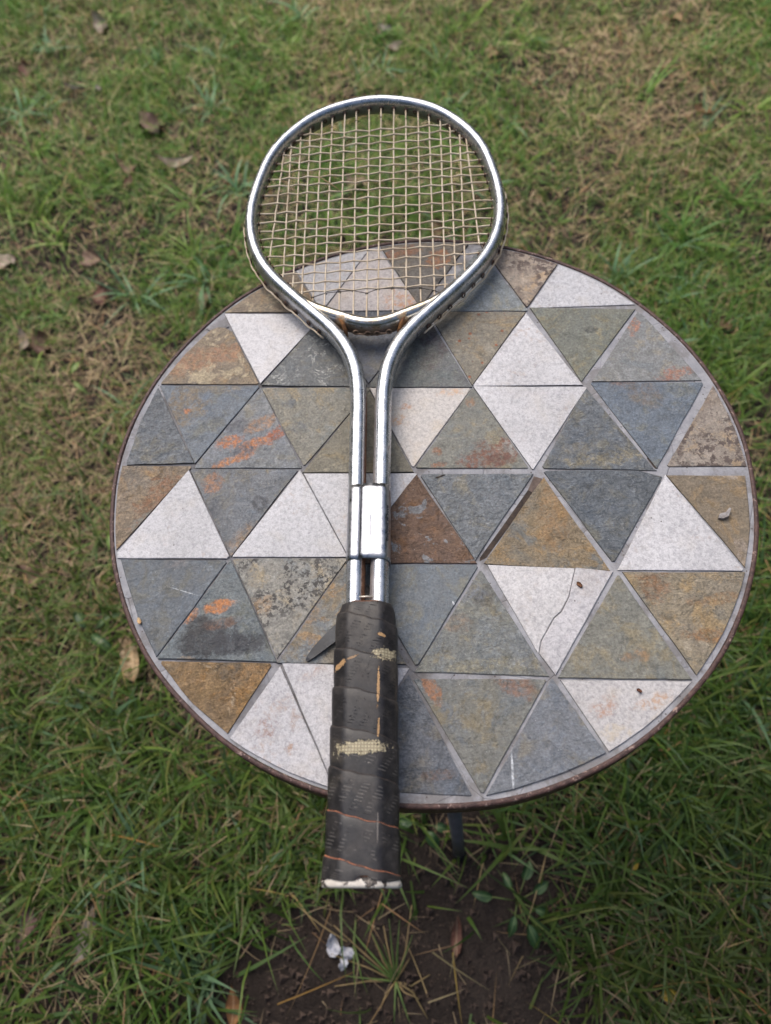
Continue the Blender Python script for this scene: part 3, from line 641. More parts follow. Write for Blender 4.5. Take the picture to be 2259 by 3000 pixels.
# legs
def tube(pts, rad, n=10, caps=True):
    v = []; f = []; k = len(pts); P = [Vector(q) for q in pts]
    up = Vector((0, 0, 1))
    for i in range(k):
        t = (P[min(i+1, k-1)]-P[max(i-1, 0)]).normalized()
        a = t.cross(up)
        if a.length < 1e-4: a = t.cross(Vector((1, 0, 0)))
        a.normalize(); b = a.cross(t)
        rr = rad[i] if isinstance(rad, (list, tuple)) else rad
        for j in range(n):
            c = 2*PI*j/n; q = P[i]+a*math.cos(c)*rr+b*math.sin(c)*rr; v.append(q)
    for i in range(k-1):
        for j in range(n): f.append((i*n+j, i*n+(j+1) % n, (i+1)*n+(j+1) % n, (i+1)*n+j))
    if caps: f.append(tuple(range(n))[::-1]); f.append(tuple((k-1)*n+j for j in range(n)))
    return v, f
def joined(name, parts, mat, parent=None, smooth=True):
    V_ = []; F_ = []
    for v, f in parts:
        o = len(V_); V_ += list(v); F_ += [tuple(i+o for i in q) for q in f]
    return meshobj(name, V_, F_, mat, parent, smooth)
for a in (-95, 25, 145):
    ft = math.radians(a+6); tp = math.radians(a)
    top = Vector((.15*math.cos(tp), .15*math.sin(tp), TH-.0118)); foot = Vector((.2314*math.cos(ft), .2314*math.sin(ft), -.01))
    pts = [top.lerp(foot, t) for t in (0, .25, .5, .75, .965)]
    v, f = tube(pts, .0075, 14); lg = meshobj('leg', v, f, M_LEG, table, True)
    v, f = tube([top.lerp(foot, t) for t in (.95, .955, 1.0)], [.0085, .0095, .010], 14); meshobj('rubber_foot', v, f, M_RUBBER, lg, True)
lathe_o = lathe('apron_ring', [(.158, -.0118), (.158, -.030), (.154, -.030), (.154, -.0118)], 48, M_LEG, table, True, True); at_top(lathe_o)

# ------------------------------------------------------------------ tennis racket
def m_chrome():
    g = G('chrome_steel')
    x, y, z = g.xyz()
    n = g.noise(260, 5, .7, .3, 1.); n2 = g.noise(90, 5, .7, .5, 2.); f = g.noise(1400, 3, .7, 0, 3.)
    # rust on the facing sides of the two shafts
    dx = g.math('ABSOLUTE', g.math('SUBTRACT', x, .0009))
    shaft = g.math('MULTIPLY', g.math('SUBTRACT', 1, g.step(g.math('ADD', dx, g.math('MULTIPLY', g.math('SUBTRACT', n, .5), .0022)), .0035, .0048)), g.math('SUBTRACT', 1, g.step(y, .345, .385)))
    left = g.rng(x, .0002, .0012, 1.0, .42)
    rust = g.math('MULTIPLY', shaft, left)
    # lower sides and outside of the hoop: dull, brownish film
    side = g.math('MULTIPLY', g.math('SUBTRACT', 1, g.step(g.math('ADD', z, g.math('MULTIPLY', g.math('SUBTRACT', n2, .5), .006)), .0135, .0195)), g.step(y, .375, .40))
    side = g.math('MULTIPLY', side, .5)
    spots = g.math('MULTIPLY', g.step(n2, .62, .68), .45)
    rust = g.math('MAXIMUM', rust, g.math('MULTIPLY', spots, g.step(g.noise(20, 3, .6, 0, 6.), .5, .62)))
    vd = g.voro(420); vc = g.xyz(g.voro(420, out='Color'))
    pit = g.math('MULTIPLY', g.math('SUBTRACT', 1, g.step(vd, .10, .24)), g.step(vc[0], .52, .58))
    pit = g.math('MULTIPLY', pit, .8)
    base = g.mix(g.step(n2, .4, .6), (.44, .47, .50, 1), (.58, .60, .62, 1)); base = g.gain(base, g.rng(f, .36, .64, .82, 1.1))
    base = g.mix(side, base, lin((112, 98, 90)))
    rc = g.mix(g.step(n, .38, .62), lin((96, 66, 50)), lin((136, 96, 66)))
    col = g.mix(rust, base, rc)
    col = g.mix(pit, col, lin((70, 54, 44)))
    d = g.math('MAXIMUM', rust, pit)
    metal = g.math('SUBTRACT', 1, g.math('MULTIPLY', d, .9))
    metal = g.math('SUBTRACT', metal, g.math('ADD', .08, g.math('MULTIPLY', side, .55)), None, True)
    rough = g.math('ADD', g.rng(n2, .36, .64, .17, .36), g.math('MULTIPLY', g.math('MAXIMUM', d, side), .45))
    h = g.math('ADD', g.math('MULTIPLY', f, .25), g.math('MULTIPLY', n, .35)); h = g.math('SUBTRACT', h, pit)
    return g.out(col, rough, metal, g.bump(h, .3, .0006), spec=.5)
def m_bridge():
    g = G('rusty_chrome')
    x, y, z = g.xyz()
    n = g.noise(240, 6, .72, .3, 1.); n2 = g.noise(120, 5, .7, .5, 2.)
    low = g.math('SUBTRACT', 1, g.step(g.math('ADD', z, g.math('MULTIPLY', g.math('SUBTRACT', n2, .5), .008)), .016, .0225))
    ax_ = g.math('ADD', g.math('ABSOLUTE', g.math('SUBTRACT', x, .001)), g.math('MULTIPLY', g.math('SUBTRACT', n, .5), .010)); ends = g.math('MAXIMUM', g.blob(.0248, .3915, .0045, .005, 0, .8, 300, 3.), g.blob(-.0240, .3915, .005, .0055, 0, .8, 300, 5.))
    yl = g.math('MULTIPLY', g.step(n2, .4, .56), .7)
    col = g.mix(yl, (.56, .55, .53, 1), lin((176, 158, 122)))
    col = g.mix(g.math('MULTIPLY', low, .8), col, g.mix(g.step(n, .4, .6), lin((92, 68, 54)), lin((134, 106, 80))))
    col = g.mix(g.math('MULTIPLY', ends, .85), col, g.mix(g.step(n, .42, .6), lin((150, 104, 62)), lin((190, 164, 124))))
    sp = g.step(n2, .66, .7); col = g.mix(sp, col, lin((118, 72, 48)))
    d = g.math('MAXIMUM', g.math('MULTIPLY', low, .7), g.math('MULTIPLY', ends, .9)); d = g.math('MAXIMUM', d, sp)
    return g.out(col, g.math('ADD', .17, g.math('MULTIPLY', d, .45)), g.math('SUBTRACT', 1, g.math('MULTIPLY', d, .85)), g.bump(n, .3, .0006))
def m_leather():
    g = G('black_grip_leather')
    uv = g.tc.outputs['UV']
    u, v, _ = g.xyz(uv)
    x, y, z = g.xyz()
    # slits pressed into the leather in slanting groups
    q = g.math('DIVIDE', v, .0019); row = g.math('FLOOR', q); fr = g.math('FRACT', q)
    uu = g.math('ADD', g.math('DIVIDE', u, .0088), g.math('MULTIPLY', row, .115))
    fu = g.math('FRACT', uu)
    wob = g.math('MULTIPLY', g.math('SUBTRACT', g.noise(500, 3, .6, 0, 8.), .5), .5)
    line = g.math('LESS_THAN', g.math('ABSOLUTE', g.math('SUBTRACT', g.math('ADD', fr, wob), .5)), .17)
    seg = g.math('LESS_THAN', fu, .52)
    band = g.math('MULTIPLY', g.step(v, .0035, .0042), g.math('SUBTRACT', 1, g.step(v, .0192, .02)))
    slit = g.math('MULTIPLY', g.math('MULTIPLY', line, seg), band)
    slit = g.math('MULTIPLY', slit, g.step(g.noise(110, 3, .6, 0, 4.), .44, .54))
    n = g.noise(70, 6, .65, .5, 1.); n2 = g.noise(320, 5, .7, .2, 2.)
    col = g.mix(g.step(n, .38, .64), lin((34, 33, 35)), lin((54, 51, 50)))
    col = g.mix(g.math('MULTIPLY', g.step(g.noise(36, 5, .6, .6, 5.), .54, .68), .6), col, lin((80, 74, 66)))
    col = g.gain(col, g.rng(n2, .36, .64, .72, 1.28))
    dark_or_light = g.mix(g.step(y, .055, .085), lin((112, 108, 104)), lin((28, 27, 28)))
    col = g.mix(g.math('MULTIPLY', slit, g.rng(y, .06, .09, .45, .8)), col, dark_or_light)
    # cream cloth backing laid bare
    cream = lin((184, 174, 144)); tan = lin((178, 142, 100))
    up = g.step(z, .018, .024)
    def patch(cx, cy, rx, ry, rot, c, seed, rag=.7, am=1.0):
        b = g.blob(cx, cy, rx, ry, math.radians(rot), rag*1.5, 330, seed, .8, .95)
        return g.math('MULTIPLY', g.math('MULTIPLY', b, up), am), c
    weave = g.math('MULTIPLY', g.step(g.math('SINE', g.math('MULTIPLY', x, 3400)), -.75, -.3), g.step(g.math('SINE', g.math('MULTIPLY', y, 3400)), -.75, -.3))
    cr2 = g.mix(g.math('ADD', .35, g.math('MULTIPLY', weave, .65)), lin((122, 110, 90)), cream)
    allp = None
    for a in (patch(-.0012, .0703, .0160, .0040, 4, cr2, 31, .9), patch(.0135, .1250, .0095, .0036, 4, cr2, 32, 1.3), patch(-.0145, .1185, .0046, .0018, 35, tan, 33, .7),
              patch(-.007, .1222, .006, .0007, 20, tan, 36, .9, .6), patch(.0108, .1362, .0026, .0012, -20, tan, 34, .6), patch(.0090, .1050, .0009, .0128, -1, tan, 35, .55), patch(.0094, .0815, .0007, .006, -2, tan, 37, .6), patch(.0095, .029, .0005, .009, 0, lin((128, 122, 116)), 38, .5, .7)):
        col = g.mix(a[0], col, a[1]); allp = a[0] if allp is None else g.math('MAXIMUM', allp, a[0])
    h = g.math('SUBTRACT', g.math('MULTIPLY', n2, .35), g.math('MULTIPLY', slit, 1.0)); h = g.math('SUBTRACT', h, g.math('MULTIPLY', allp, .8))
    h = g.math('ADD', h, g.math('MULTIPLY', weave, g.math('MULTIPLY', allp, .5)))
    return g.out(col, g.rng(n, .36, .64, .34, .56), 0., g.bump(h, .6, .0007), spec=.45)
def m_rawedge():
    g = G('raw_leather_edge')
    x, y, z = g.xyz(); n = g.noise(300, 4, .7, 0, 2.)
    col = g.mix(g.step(n, .35, .65), lin((122, 76, 58)), lin((168, 110, 82)))
    col = g.mix(g.math('MULTIPLY', g.step(g.noise(150, 5, .7, 0, 7.), .5, .6), .8), col, lin((66, 54, 50)))
    col = g.mix(g.math('MULTIPLY', g.step(g.math('ADD', y, g.math('MULTIPLY', n, .012)), .052, .060), 1.0), col, lin((58, 52, 50)))
    return g.out(col, .75, 0., g.bump(n, .4, .0005), spec=.3)
M_CHROME = m_chrome(); M_BRIDGE = m_bridge(); M_LEATHER = m_leather(); M_RAW = m_rawedge()
M_STRING = m_plain('old_nylon_string', (208, 194, 172), (186, 168, 142), 60, .45, 900, .2)
M_THREAD = m_plain('dark_thread', (40, 38, 38), (58, 52, 48), 200, .7)
M_BROWNLEATHER = m_plain('brown_leather', (132, 92, 70), (104, 72, 56), 110, .75, 700, .5)
M_TAIL = m_plain('blackened_leather_tail', (36, 38, 42), (50, 54, 60), 90, .4, 700, .4)
M_WELD = m_plain('rusty_weld', (150, 104, 60), (112, 76, 50), 260, .75, 700, .8)
M_EYE = m_plain('rusty_eyelet', (104, 80, 68), (70, 54, 48), 300, .5, 700, .3, .5)
M_LOOP = m_plain('dirty_string_loop', (142, 118, 96), (118, 94, 76), 300, .6, 700, .3)
M_PIN = m_plain('bright_pin', (206, 200, 188), (190, 182, 166), 200, .3, 700, .1, .6)
M_INK = m_plain('dark_ink', (40, 44, 52), (52, 56, 64), 400, .6)
M_FILLER = m_plain('grey_filler', (66, 64, 64), (50, 48, 48), 200, .8)
def m_cap():
    g = G('worn_white_cap')
    x, y, z = g.xyz(); n = g.noise(150, 5, .65, .4, 1.)
    col = g.mix(g.step(n, .53, .56), lin((206, 200, 190)), lin((52, 46, 44)))
    col = g.mix(g.math('MULTIPLY', g.step(g.noise(320, 4, .7, 0, 5.), .5, .64), .5), col, lin((160, 150, 138)))
    return g.out(col, .6, 0., g.bump(n, .4, .0005))
M_CAP = m_cap()

MAINS= [(-0.0838, 0.6019, -0.0869, 0.4626), (-0.078, 0.6117, -0.0741, 0.4481), (-0.0698, 0.6227, -0.0653, 0.4377), (-0.061, 0.636, -0.0571, 0.4248), (-0.0508, 0.6435, -0.0479, 0.4148), (-0.0409, 0.6487, -0.0382, 0.4091), (-0.0294, 0.6538, -0.0262, 0.4043), (-0.0187, 0.6566, -0.015, 0.4012), (-0.0066, 0.6592, -0.0043, 0.4007), (0.0048, 0.6594, 0.0046, 0.4002), (0.0171, 0.6584, 0.0162, 0.4013), (0.0281, 0.655, 0.0268, 0.4059), (0.0395, 0.6505, 0.0385, 0.4104), (0.0495, 0.6436, 0.0495, 0.4201), (0.0598, 0.6345, 0.0582, 0.4293), (0.0682, 0.6244, 0.0666, 0.4385), (0.0768, 0.6134, 0.0746, 0.447), (0.0825, 0.6072, 0.0876, 0.4757)]
CROSS= [(-0.0661, 0.623, 0.0678, 0.6276), (-0.0753, 0.6147, 0.0748, 0.618), (-0.0814, 0.6051, 0.0809, 0.608), (-0.0874, 0.5956, 0.087, 0.5973), (-0.0918, 0.5851, 0.0911, 0.5865), (-0.0964, 0.5736, 0.0952, 0.5771), (-0.0992, 0.5643, 0.0982, 0.5674), (-0.101, 0.5545, 0.1001, 0.5579), (-0.1022, 0.5438, 0.1016, 0.5471), (-0.1022, 0.5317, 0.1028, 0.5384), (-0.1016, 0.5207, 0.1026, 0.5245), (-0.1013, 0.509, 0.1017, 0.5153), (-0.0991, 0.4992, 0.0993, 0.5029), (-0.0968, 0.4891, 0.0975, 0.4945), (-0.094, 0.4805, 0.0946, 0.4844), (-0.0897, 0.4687, 0.0904, 0.4741), (-0.0841, 0.4575, 0.0856, 0.4635), (-0.0767, 0.4479, 0.0698, 0.4519), (-0.0693, 0.4376, 0.0629, 0.4404), (-0.0609, 0.4285, 0.0572, 0.4304)]

HEAD = [(0, .6645), (.0345, .6563), (.056, .6462), (.0675, .6348), (.0845, .6135), (.0942, .5955), (.1012, .5690), (.1077, .5210), (.1040, .4890), (.0998, .4735), (.0886, .4508), (.0700, .4280), (.0472, .4032), (.0310, .3868), (.0195, .3695), (.0128, .3538), (.0096, .3345), (.0090, .3160), (.0088, .2735), (.0078, .1840), (.0076, .1640), (.0076, .152)]
def smooth(P, it=3):
    P = [Vector((a, b)) for a, b in P]
    return P
def catmull(P, k=8):
    out = []
    P = [Vector(q) for q in P]
    for i in range(len(P)-1):
        p0 = P[i-1] if i else P[0]*2-P[1]; p1, p2 = P[i], P[i+1]; p3 = P[i+2] if i+2 < len(P) else P[-1]*2-P[-2]
        for j in range(k):
            t = j/k
            out.append(.5*((2*p1)+(p2-p0)*t+(2*p0-5*p1+4*p2-p3)*t*t+(3*p1-p0-3*p2+p3)*t**3))
    out.append(P[-1]); return out
XC = .0004
right = [Vector((x+XC, y)) for x, y in HEAD]; left = [Vector((XC-x, y)) for x, y in HEAD]
path = catmull([*left[::-1], *right[1:]], 8)
def resample(P, d):
    out = [P[0]]; acc = 0.
    for a, b in zip(P[:-1], P[1:]):
        L = (b-a).length; pos = d-acc
        while pos <= L: out.append(a.lerp(b, pos/L)); pos += d
        acc = (acc+L) % d if True else 0
    out.append(P[-1]); return out
path = resample(path, .0032)
for _ in range(40):   # relax measuring noise along the hoop
    q = path[:]
    for i in range(1, len(path)-1): q[i] = path[i-1]*.25+path[i]*.5+path[i+1]*.25
    path = q
AXZ = .0162
def oval(w, d, n=20, e=2.35):
    out = []
    for i in range(n):
        a = 2*PI*i/n; c, s_ = math.cos(a), math.sin(a)
        out.append((math.copysign(abs(c)**(2/e), c)*w, math.copysign(abs(s_)**(2/e), s_)*d))
    return out
def sweep(name, P, prof, z, mat, parent, zf=None, wf=None):
    v = []; f = []; n = len(prof); k = len(P)
    for i in range(k):
        t = (P[min(i+1, k-1)]-P[max(i-1, 0)]).normalized(); nn = Vector((t.y, -t.x))
        sc = wf(i/(k-1)) if wf else 1.0
        for a, b in prof: q = P[i]+nn*a*sc; v.append((q.x, q.y, z+b*sc))
    for i in range(k-1):
        for j in range(n): f.append((i*n+j, (i+1)*n+j, (i+1)*n+(j+1) % n, i*n+(j+1) % n))
    f.append(tuple(range(n))); f.append(tuple((k-1)*n+j for j in range(n))[::-1])
    return meshobj(name, v, f, mat, parent, True)
racket = empty('tennis_racket', (-.0722, -.2631, TH), math.radians(-7.1488))
tag(racket, 'chrome steel tennis racket with tan strings and worn black grip lying across the tiled table', 'tennis racket')
def sweep_w(name, P, w0, w1, d, mat):
    # slimmer round the hoop than along the shafts
    v = []; f = []; n = 20; k = len(P)
    for i in range(k):
        t = (P[min(i+1, k-1)]-P[max(i-1, 0)]).normalized(); nn = Vector((t.y, -t.x))
        m_ = max(0., min(1., (P[i].y-.36)/.06)); w_ = w0+(w1-w0)*m_
        for a, b in oval(w_, d, n): q = P[i]+nn*a; v.append((q.x, q.y, AXZ+b))
    for i in range(k-1):
        for j in range(n): f.append((i*n+j, (i+1)*n+j, (i+1)*n+(j+1) % n, i*n+(j+1) % n))
    f.append(tuple(range(n))); f.append(tuple((k-1)*n+j for j in range(n))[::-1])
    return meshobj(name, v, f, mat, racket, True)
sweep_w('frame', path, .0062, .0053, .0086, M_CHROME)
BP = catmull([(-.0665, .4278), (-.0565, .4168), (-.0478, .4096), (-.0390, .4043), (-.0250, .3980), (-.0115, .3923), (.0010, .3902), (.0130, .3923), (.0262, .3980), (.0398, .4043), (.0486, .4096), (.0573, .4168), (.0673, .4278)], 6)
sweep('throat_bridge', BP, oval(.0056, .0083), AXZ, M_BRIDGE, racket, None, lambda t: .8+.2*min(1, min(t, 1-t)*4))
for sx, ex in ((-1, 1.0), (1, .9)):
    v, f = tube([(.0004+sx*.0262, .3948, .0222), (.0004+sx*.0240, .3925, .0212), (.0004+sx*.0222, .3892, .0188), (.0004+sx*.0206, .3862, .0150), (.0004+sx*.0200, .3845, .0110)], [.0006, .0015*ex, .0017*ex, .0015, .0006], 8); meshobj('weld', v, f, M_WELD, racket, True)
# strings, woven
xs = []
def lineint(a, b):
    x1, y1, x2, y2 = a; x3, y3, x4, y4 = b
    d = (x1-x2)*(y3-y4)-(y1-y2)*(x3-x4)
    if abs(d) < 1e-12: return None
    t = ((x1-x3)*(y3-y4)-(y1-y3)*(x3-x4))/d; u = -((x1-x2)*(y1-y3)-(y1-y2)*(x1-x3))/d
    return (t, u) if 0 < t < 1 and 0 < u < 1 else None
ZS = AXZ+.0004
for kind, own, oth, ph, amp in (('main_string', MAINS, CROSS, 0, .00045), ('cross_string', CROSS, MAINS, 1, .00085)):
    for i, a in enumerate(own):
        P0, P1 = Vector(a[:2]), Vector(a[2:]); d = (P1-P0).normalized()
        hits = []
        for j, b in enumerate(oth):
            h = lineint(a, b)
            if h: hits.append((h[0], (-1)**(i+j+ph)))
        hits.sort()
        pts = [(P0-d*.0035, 0), (P0, 0)]
        for t, sgn in hits: pts.append((P0.lerp(P1, t), sgn*amp))
        pts += [(P1, 0), (P1+d*.003, 0)]
        jx = random.uniform(-.0003, .0003)
        v, f = tube([(q.x+(jx if 1 < n < len(pts)-2 else 0)+random.uniform(-.00018, .00018), q.y+random.uniform(-.00022, .00022), ZS+z) for n, (q, z) in enumerate(pts)], .00070, 6, False)
        meshobj(kind, v, f, M_STRING, racket, True)
# eyelets round the inside of the hoop, where each string leaves the tube
def torus(c, axis, R, r_, n=10, m=6):
    a = Vector(axis).normalized(); e1 = a.cross(Vector((0, 0, 1))).normalized(); e2 = a.cross(e1); c = Vector(c); v = []; f = []
    for i in range(n):
        t = 2*PI*i/n; d = e1*math.cos(t)+e2*math.sin(t)
        for j in range(m):
            s_ = 2*PI*j/m; v.append(c+d*(R+r_*math.cos(s_))+a*(r_*math.sin(s_)))
    for i in range(n):
        for j in range(m): f.append((i*m+j, i*m+(j+1) % m, ((i+1) % n)*m+(j+1) % m, ((i+1) % n)*m+j))
    return v, f
ey = []
for a in MAINS+CROSS:
    for q, o_ in ((Vector(a[:2]), Vector(a[2:])), (Vector(a[2:]), Vector(a[:2]))):
        if abs(q.x) < .03 and q.y < .42: continue
        b = min(range(len(path)), key=lambda i: (path[i]-q).length); t = (path[min(b+1, len(path)-1)]-path[max(b-1, 0)]).normalized(); nn = Vector((t.y, -t.x))
        c = path[b]-nn*.0066*(1 if nn.dot(path[b]-Vector((XC, .52))) > 0 else -1)
        ey.append(torus((c.x, c.y, AXZ+.0002), (nn.x, nn.y, 0), .0016, .0006, 9, 5))
tag(joined('string_eyelets', ey, M_EYE, racket), kind='stuff')
# cord lashed along the outside of the hoop
for sgn in (-1, 1):
    idx = [i for i in range(len(path)) if (path[i].x-XC)*sgn > 0 and .388 < path[i].y < .60]
    if sgn < 0: idx = idx[::-1] if path[idx[0]].y > path[idx[-1]].y else idx
    else: idx = idx[::-1] if path[idx[0]].y > path[idx[-1]].y else idx
    pts = []; rings = []; acc = 0; last = path[idx[0]]
    for k_, i in enumerate(idx):
        t = (path[min(i+1, len(path)-1)]-path[max(i-1, 0)]).normalized(); nn = Vector((t.y, -t.x))
        if nn.dot(path[i]-Vector((XC, .52))) < 0: nn = -nn
        acc += (path[i]-last).length; last = path[i]
        ph = acc/.0135*PI
        off = .0068+.0007*abs(math.sin(ph))
        q = path[i]+nn*off; pts.append((q.x, q.y, AXZ-.0052+.0011*math.sin(ph)))
    v, f = tube(pts, .00075, 6); meshobj('outer_cord', v, f, M_STRING, racket, True)
    n_r = int(acc/.0135)
    for k_ in range(n_r):
        i = idx[min(len(idx)-1, int((k_+.5)/n_r*len(idx)))]
        t = (path[min(i+1, len(path)-1)]-path[max(i-1, 0)]).normalized(); nn = Vector((t.y, -t.x))
        if nn.dot(path[i]-Vector((XC, .52))) < 0: nn = -nn
        c = path[i]+nn*.0063
        rings.append(torus((c.x, c.y, AXZ-.003), (nn.x, nn.y, 0), .0019, .0006, 10, 5))
    tag(joined('outer_eyelets', rings, M_EYE, racket), kind='stuff')
# looped string ends under the bridge
for cx in (-.0078, .0086):
    ps = []
    for dx in (-.0047, .0047):
        yb = .3900+abs(cx+dx-.001)**2*9-.0060
        ps.append(torus((cx+dx, yb, AXZ-.0012), (0, 1, 0), .0021, .00065, 14, 6))
    y0 = .3900+cx*cx*9-.0064
    ps.append(tube([(cx-.0032, y0+.0003, AXZ-.0016), (cx-.001, y0-.0005, AXZ-.0008), (cx+.001, y0-.0005, AXZ-.0016), (cx+.0032, y0+.0003, AXZ-.0008)], .0007, 6))
    joined('string_loop', ps, M_LOOP, racket)
# dark thread tied along the lowest cross string
TIE = [(-.0482, .4225), (-.0378, .4264), (-.0265, .4275), (-.0156, .4278), (-.0046, .4246), (.0043, .4285), (.0158, .4288), (.027, .4273), (.0384, .4281), (.0496, .4244), (.0535, .4222)]
tp_ = [tube([(x, y-.001, ZS+.0009) for x, y in TIE], .00032, 5)]
for x, y in TIE[:-1]: tp_.append(torus((x, y-.0007, ZS), (0, 1, 0), .00095, .00035, 8, 5))
joined('tie_thread', tp_, M_THREAD, racket)
bands = []
for i in range(4, 14):
    x = MAINS[i][0]; bands.append(tube([(x, MAINS[i][1]-.0165-.0, ZS), (x, MAINS[i][1]-.0172, ZS)], .00092, 6))
tag(joined('thread_whippings', bands, M_THREAD, racket), kind='stuff')
# collar: two chrome strips wrapped over the shafts
def arcpts(cx, w, d, a0, a1, n):
    out = []
    for i in range(n+1):
        a = math.radians(a0+(a1-a0)*i/n); c, s_ = math.cos(a), math.sin(a); e = 2.35
        out.append((cx+math.copysign(abs(c)**(2/e), c)*w, AXZ+math.copysign(abs(s_)**(2/e), s_)*d))
    return out
def shell(name, prof, y0, y1, mat, th=.0005, trim=None):
    n = len(prof); v = []; f = []
    P = [Vector(q) for q in prof]; N_ = []
    for i in range(n):
        t = (P[min(i+1, n-1)]-P[max(i-1, 0)]).normalized(); N_.append(Vector((t.y, -t.x)))
    if N_[n//2].y < 0: N_ = [-q for q in N_]
    m = 14
    for layer in (0, 1):
        for j in range(m+1):
            for i in range(n):
                a, b = (trim(i/(n-1), y0, y1) if trim else (y0, y1))
                q = P[i]-N_[i]*th*layer; y = a+(b-a)*j/m
                dz = .0 if layer else 0
                v.append((q.x, y, q.y))
    o = (m+1)*n
    for j in range(m):
        for i in range(n-1):
            a = j*n+i; f.append((a, a+n, a+n+1, a+1)); f.append((o+a, o+a+1, o+a+n+1, o+a+n))
    for i in range(n-1): f.append((i, i+1, o+i+1, o+i)); a = m*n+i; f.append((a, o+a, o+a+1, a+1))
    for j in range(m): a = j*n; f.append((a, o+a, o+a+n, a+n)); a = j*n+n-1; f.append((a, a+n, o+a+n, o+a))
    return meshobj(name, v, f, mat, racket, True)
def m_collar():
    g = G('scratched_bright_sheet')
    x, y, z = g.xyz(); n = g.noise(150, 5, .7, .4, 1.); n3 = g.noise(700, 3, .7, 0, 2.)
    vd = g.voro(500); vc = g.xyz(g.voro(500, out='Color'))
    pit = g.math('MULTIPLY', g.math('SUBTRACT', 1, g.step(vd, .1, .26)), g.step(vc[0], .8, .84))
    col = g.mix(pit, g.mix(g.step(n, .4, .62), (.38, .39, .42, 1), (.52, .53, .55, 1)), lin((92, 84, 80)))
    cr = g.math('SUBTRACT', 1, g.step(g.math('ABSOLUTE', g.math('SUBTRACT', x, g.math('ADD', .0032, g.math('MULTIPLY', g.math('SUBTRACT', y, .2118), -.02)))), .0002, .0009))
    cr = g.math('MULTIPLY', cr, g.math('MULTIPLY', g.step(y, .1985, .206), g.math('SUBTRACT', 1, g.step(y, .218, .224))))
    h = g.math('ADD', g.math('MULTIPLY', n, .8), g.math('MULTIPLY', n3, .2)); h = g.math('SUBTRACT', h, g.math('MULTIPLY', cr, 1.6))
    return g.out(col, g.rng(n, .38, .62, .24, .46), g.math('SUBTRACT', 1, g.math('MULTIPLY', pit, .8)), g.bump(h, .35, .0006))
M_COLLAR = m_collar()
cl_ = arcpts(-.0073, .0068, .0092, 250, 70, 18)+[(-.0046, AXZ+.0080), (-.0032, AXZ+.0068), (-.0026, AXZ+.005)]
shell('collar', cl_, .1884, .2440, M_COLLAR)
cr_ = [(-.0042, AXZ+.0086), (-.0036, AXZ+.0093), (-.0015, AXZ+.0097), (.0015, AXZ+.0097), (.0042, AXZ+.0098)]+arcpts(.0084, .0068, .0094, 100, -70, 18)
def trim(t, a, b):
    c = max(0, .05-t)/.05
    return (a+.0025*c**2+.0012*max(0, .4-t), b-.0025*c**2)
shell('collar_flap', cr_, .1886, .2442, M_COLLAR, .0005, trim)
def lettering(txt, y_start, xs_, ang, size):
    cu = bpy.data.curves.new('lettering', 'FONT'); cu.body = txt; cu.size = size; cu.space_character = 1.12; cu.align_x = 'LEFT'; cu.align_y = 'CENTER'; cu.space_word = 1.5; cu.offset = .00009
    to = bpy.data.objects.new('lettering', cu); me = bpy.data.meshes.new_from_object(to)
    bpy.data.objects.remove(to); bpy.data.curves.remove(cu)
    me.materials.clear(); me.materials.append(M_INK)
    o = bpy.data.objects.new('lettering', me); C.objects.link(o); o.parent = racket
    a = math.radians(ang); e = 2.35; c, s_ = math.cos(a), math.sin(a)
    w_, d_ = .0068, .0094
    px, pz = .0084+c**(2/e)*w_, AXZ+s_**(2/e)*d_
    a2 = math.radians(ang-2); tx = .0084+math.cos(a2)**(2/e)*w_-px; tz = AXZ+math.sin(a2)**(2/e)*d_-pz
    t = Vector((tx, 0, tz)).normalized(); X = Vector((0, -1, 0)); Z = X.cross(t).normalized()
    m4 = Matrix((X, t, Z)).transposed().to_4x4(); m4.translation = Vector((px, y_start, pz))+Z*.00018
    o.matrix_local = m4
    return o
LT = lettering('MADE IN ENGLAND', .2282, 0, 46, .00262)
# bright pin and filler at the mouth of the grip
v, f = tube([(-.0048, .1632, AXZ+.006), (-.0035, .1630, AXZ+.0075), (.0003, .1629, AXZ+.0082), (.0035, .1631, AXZ+.0075), (.0047, .1633, AXZ+.006)], .0007, 8); meshobj('retaining_pin', v, f, M_PIN, racket, True)
meshobj('filler_wedge', [(-.0012, .160, .006), (.0024, .160, .006), (.0022, .175, .006), (-.001, .178, .006), (-.0012, .160, .020), (.0024, .160, .020), (.0021, .172, .011), (-.001, .176, .011)],
        [(0, 1, 2, 3), (4, 7, 6, 5), (0, 4, 5, 1), (1, 5, 6, 2), (2, 6, 7, 3), (3, 7, 4, 0)], M_FILLER, racket)
# grip: octagonal handle, leather strip wound round it
def rad(th, a, b, e=0.):
    c, s_ = abs(math.cos(th)), abs(math.sin(th))
    # chamfer through (.0095,b) and (a,.0065)
    x1, y1, x2, y2 = .0098, b, a, .0060
    nx, ny = (y1-y2), (x2-x1); k = nx*x1+ny*y1
    q = ((c/a)**44+(s_/b)**44+((nx*c+ny*s_)/k)**44)**(1/44)
    return 1/q
def half(y):
    a = .0182+.0012*max(0, min(1, (.13-y)/.11)); b = .0136
    if y < .03: t = (.03-y)/.03; a += .0016*t*t; b += .0012*t*t
    if y > .140: t = (y-.140)/.02; a -= .0028*t*t; b -= .0018*t*t
    return a, b
NTH = 48
GZ = .0158; GX = .0003
def ringat(y, dr, n=NTH):
    a, b = half(y)
    return [(GX+rad(2*PI*i/n, a, b)*math.cos(2*PI*i/n)+dr*math.cos(2*PI*i/n), y, GZ+rad(2*PI*i/n, a, b)*math.sin(2*PI*i/n)+dr*math.sin(2*PI*i/n)) for i in range(n)]
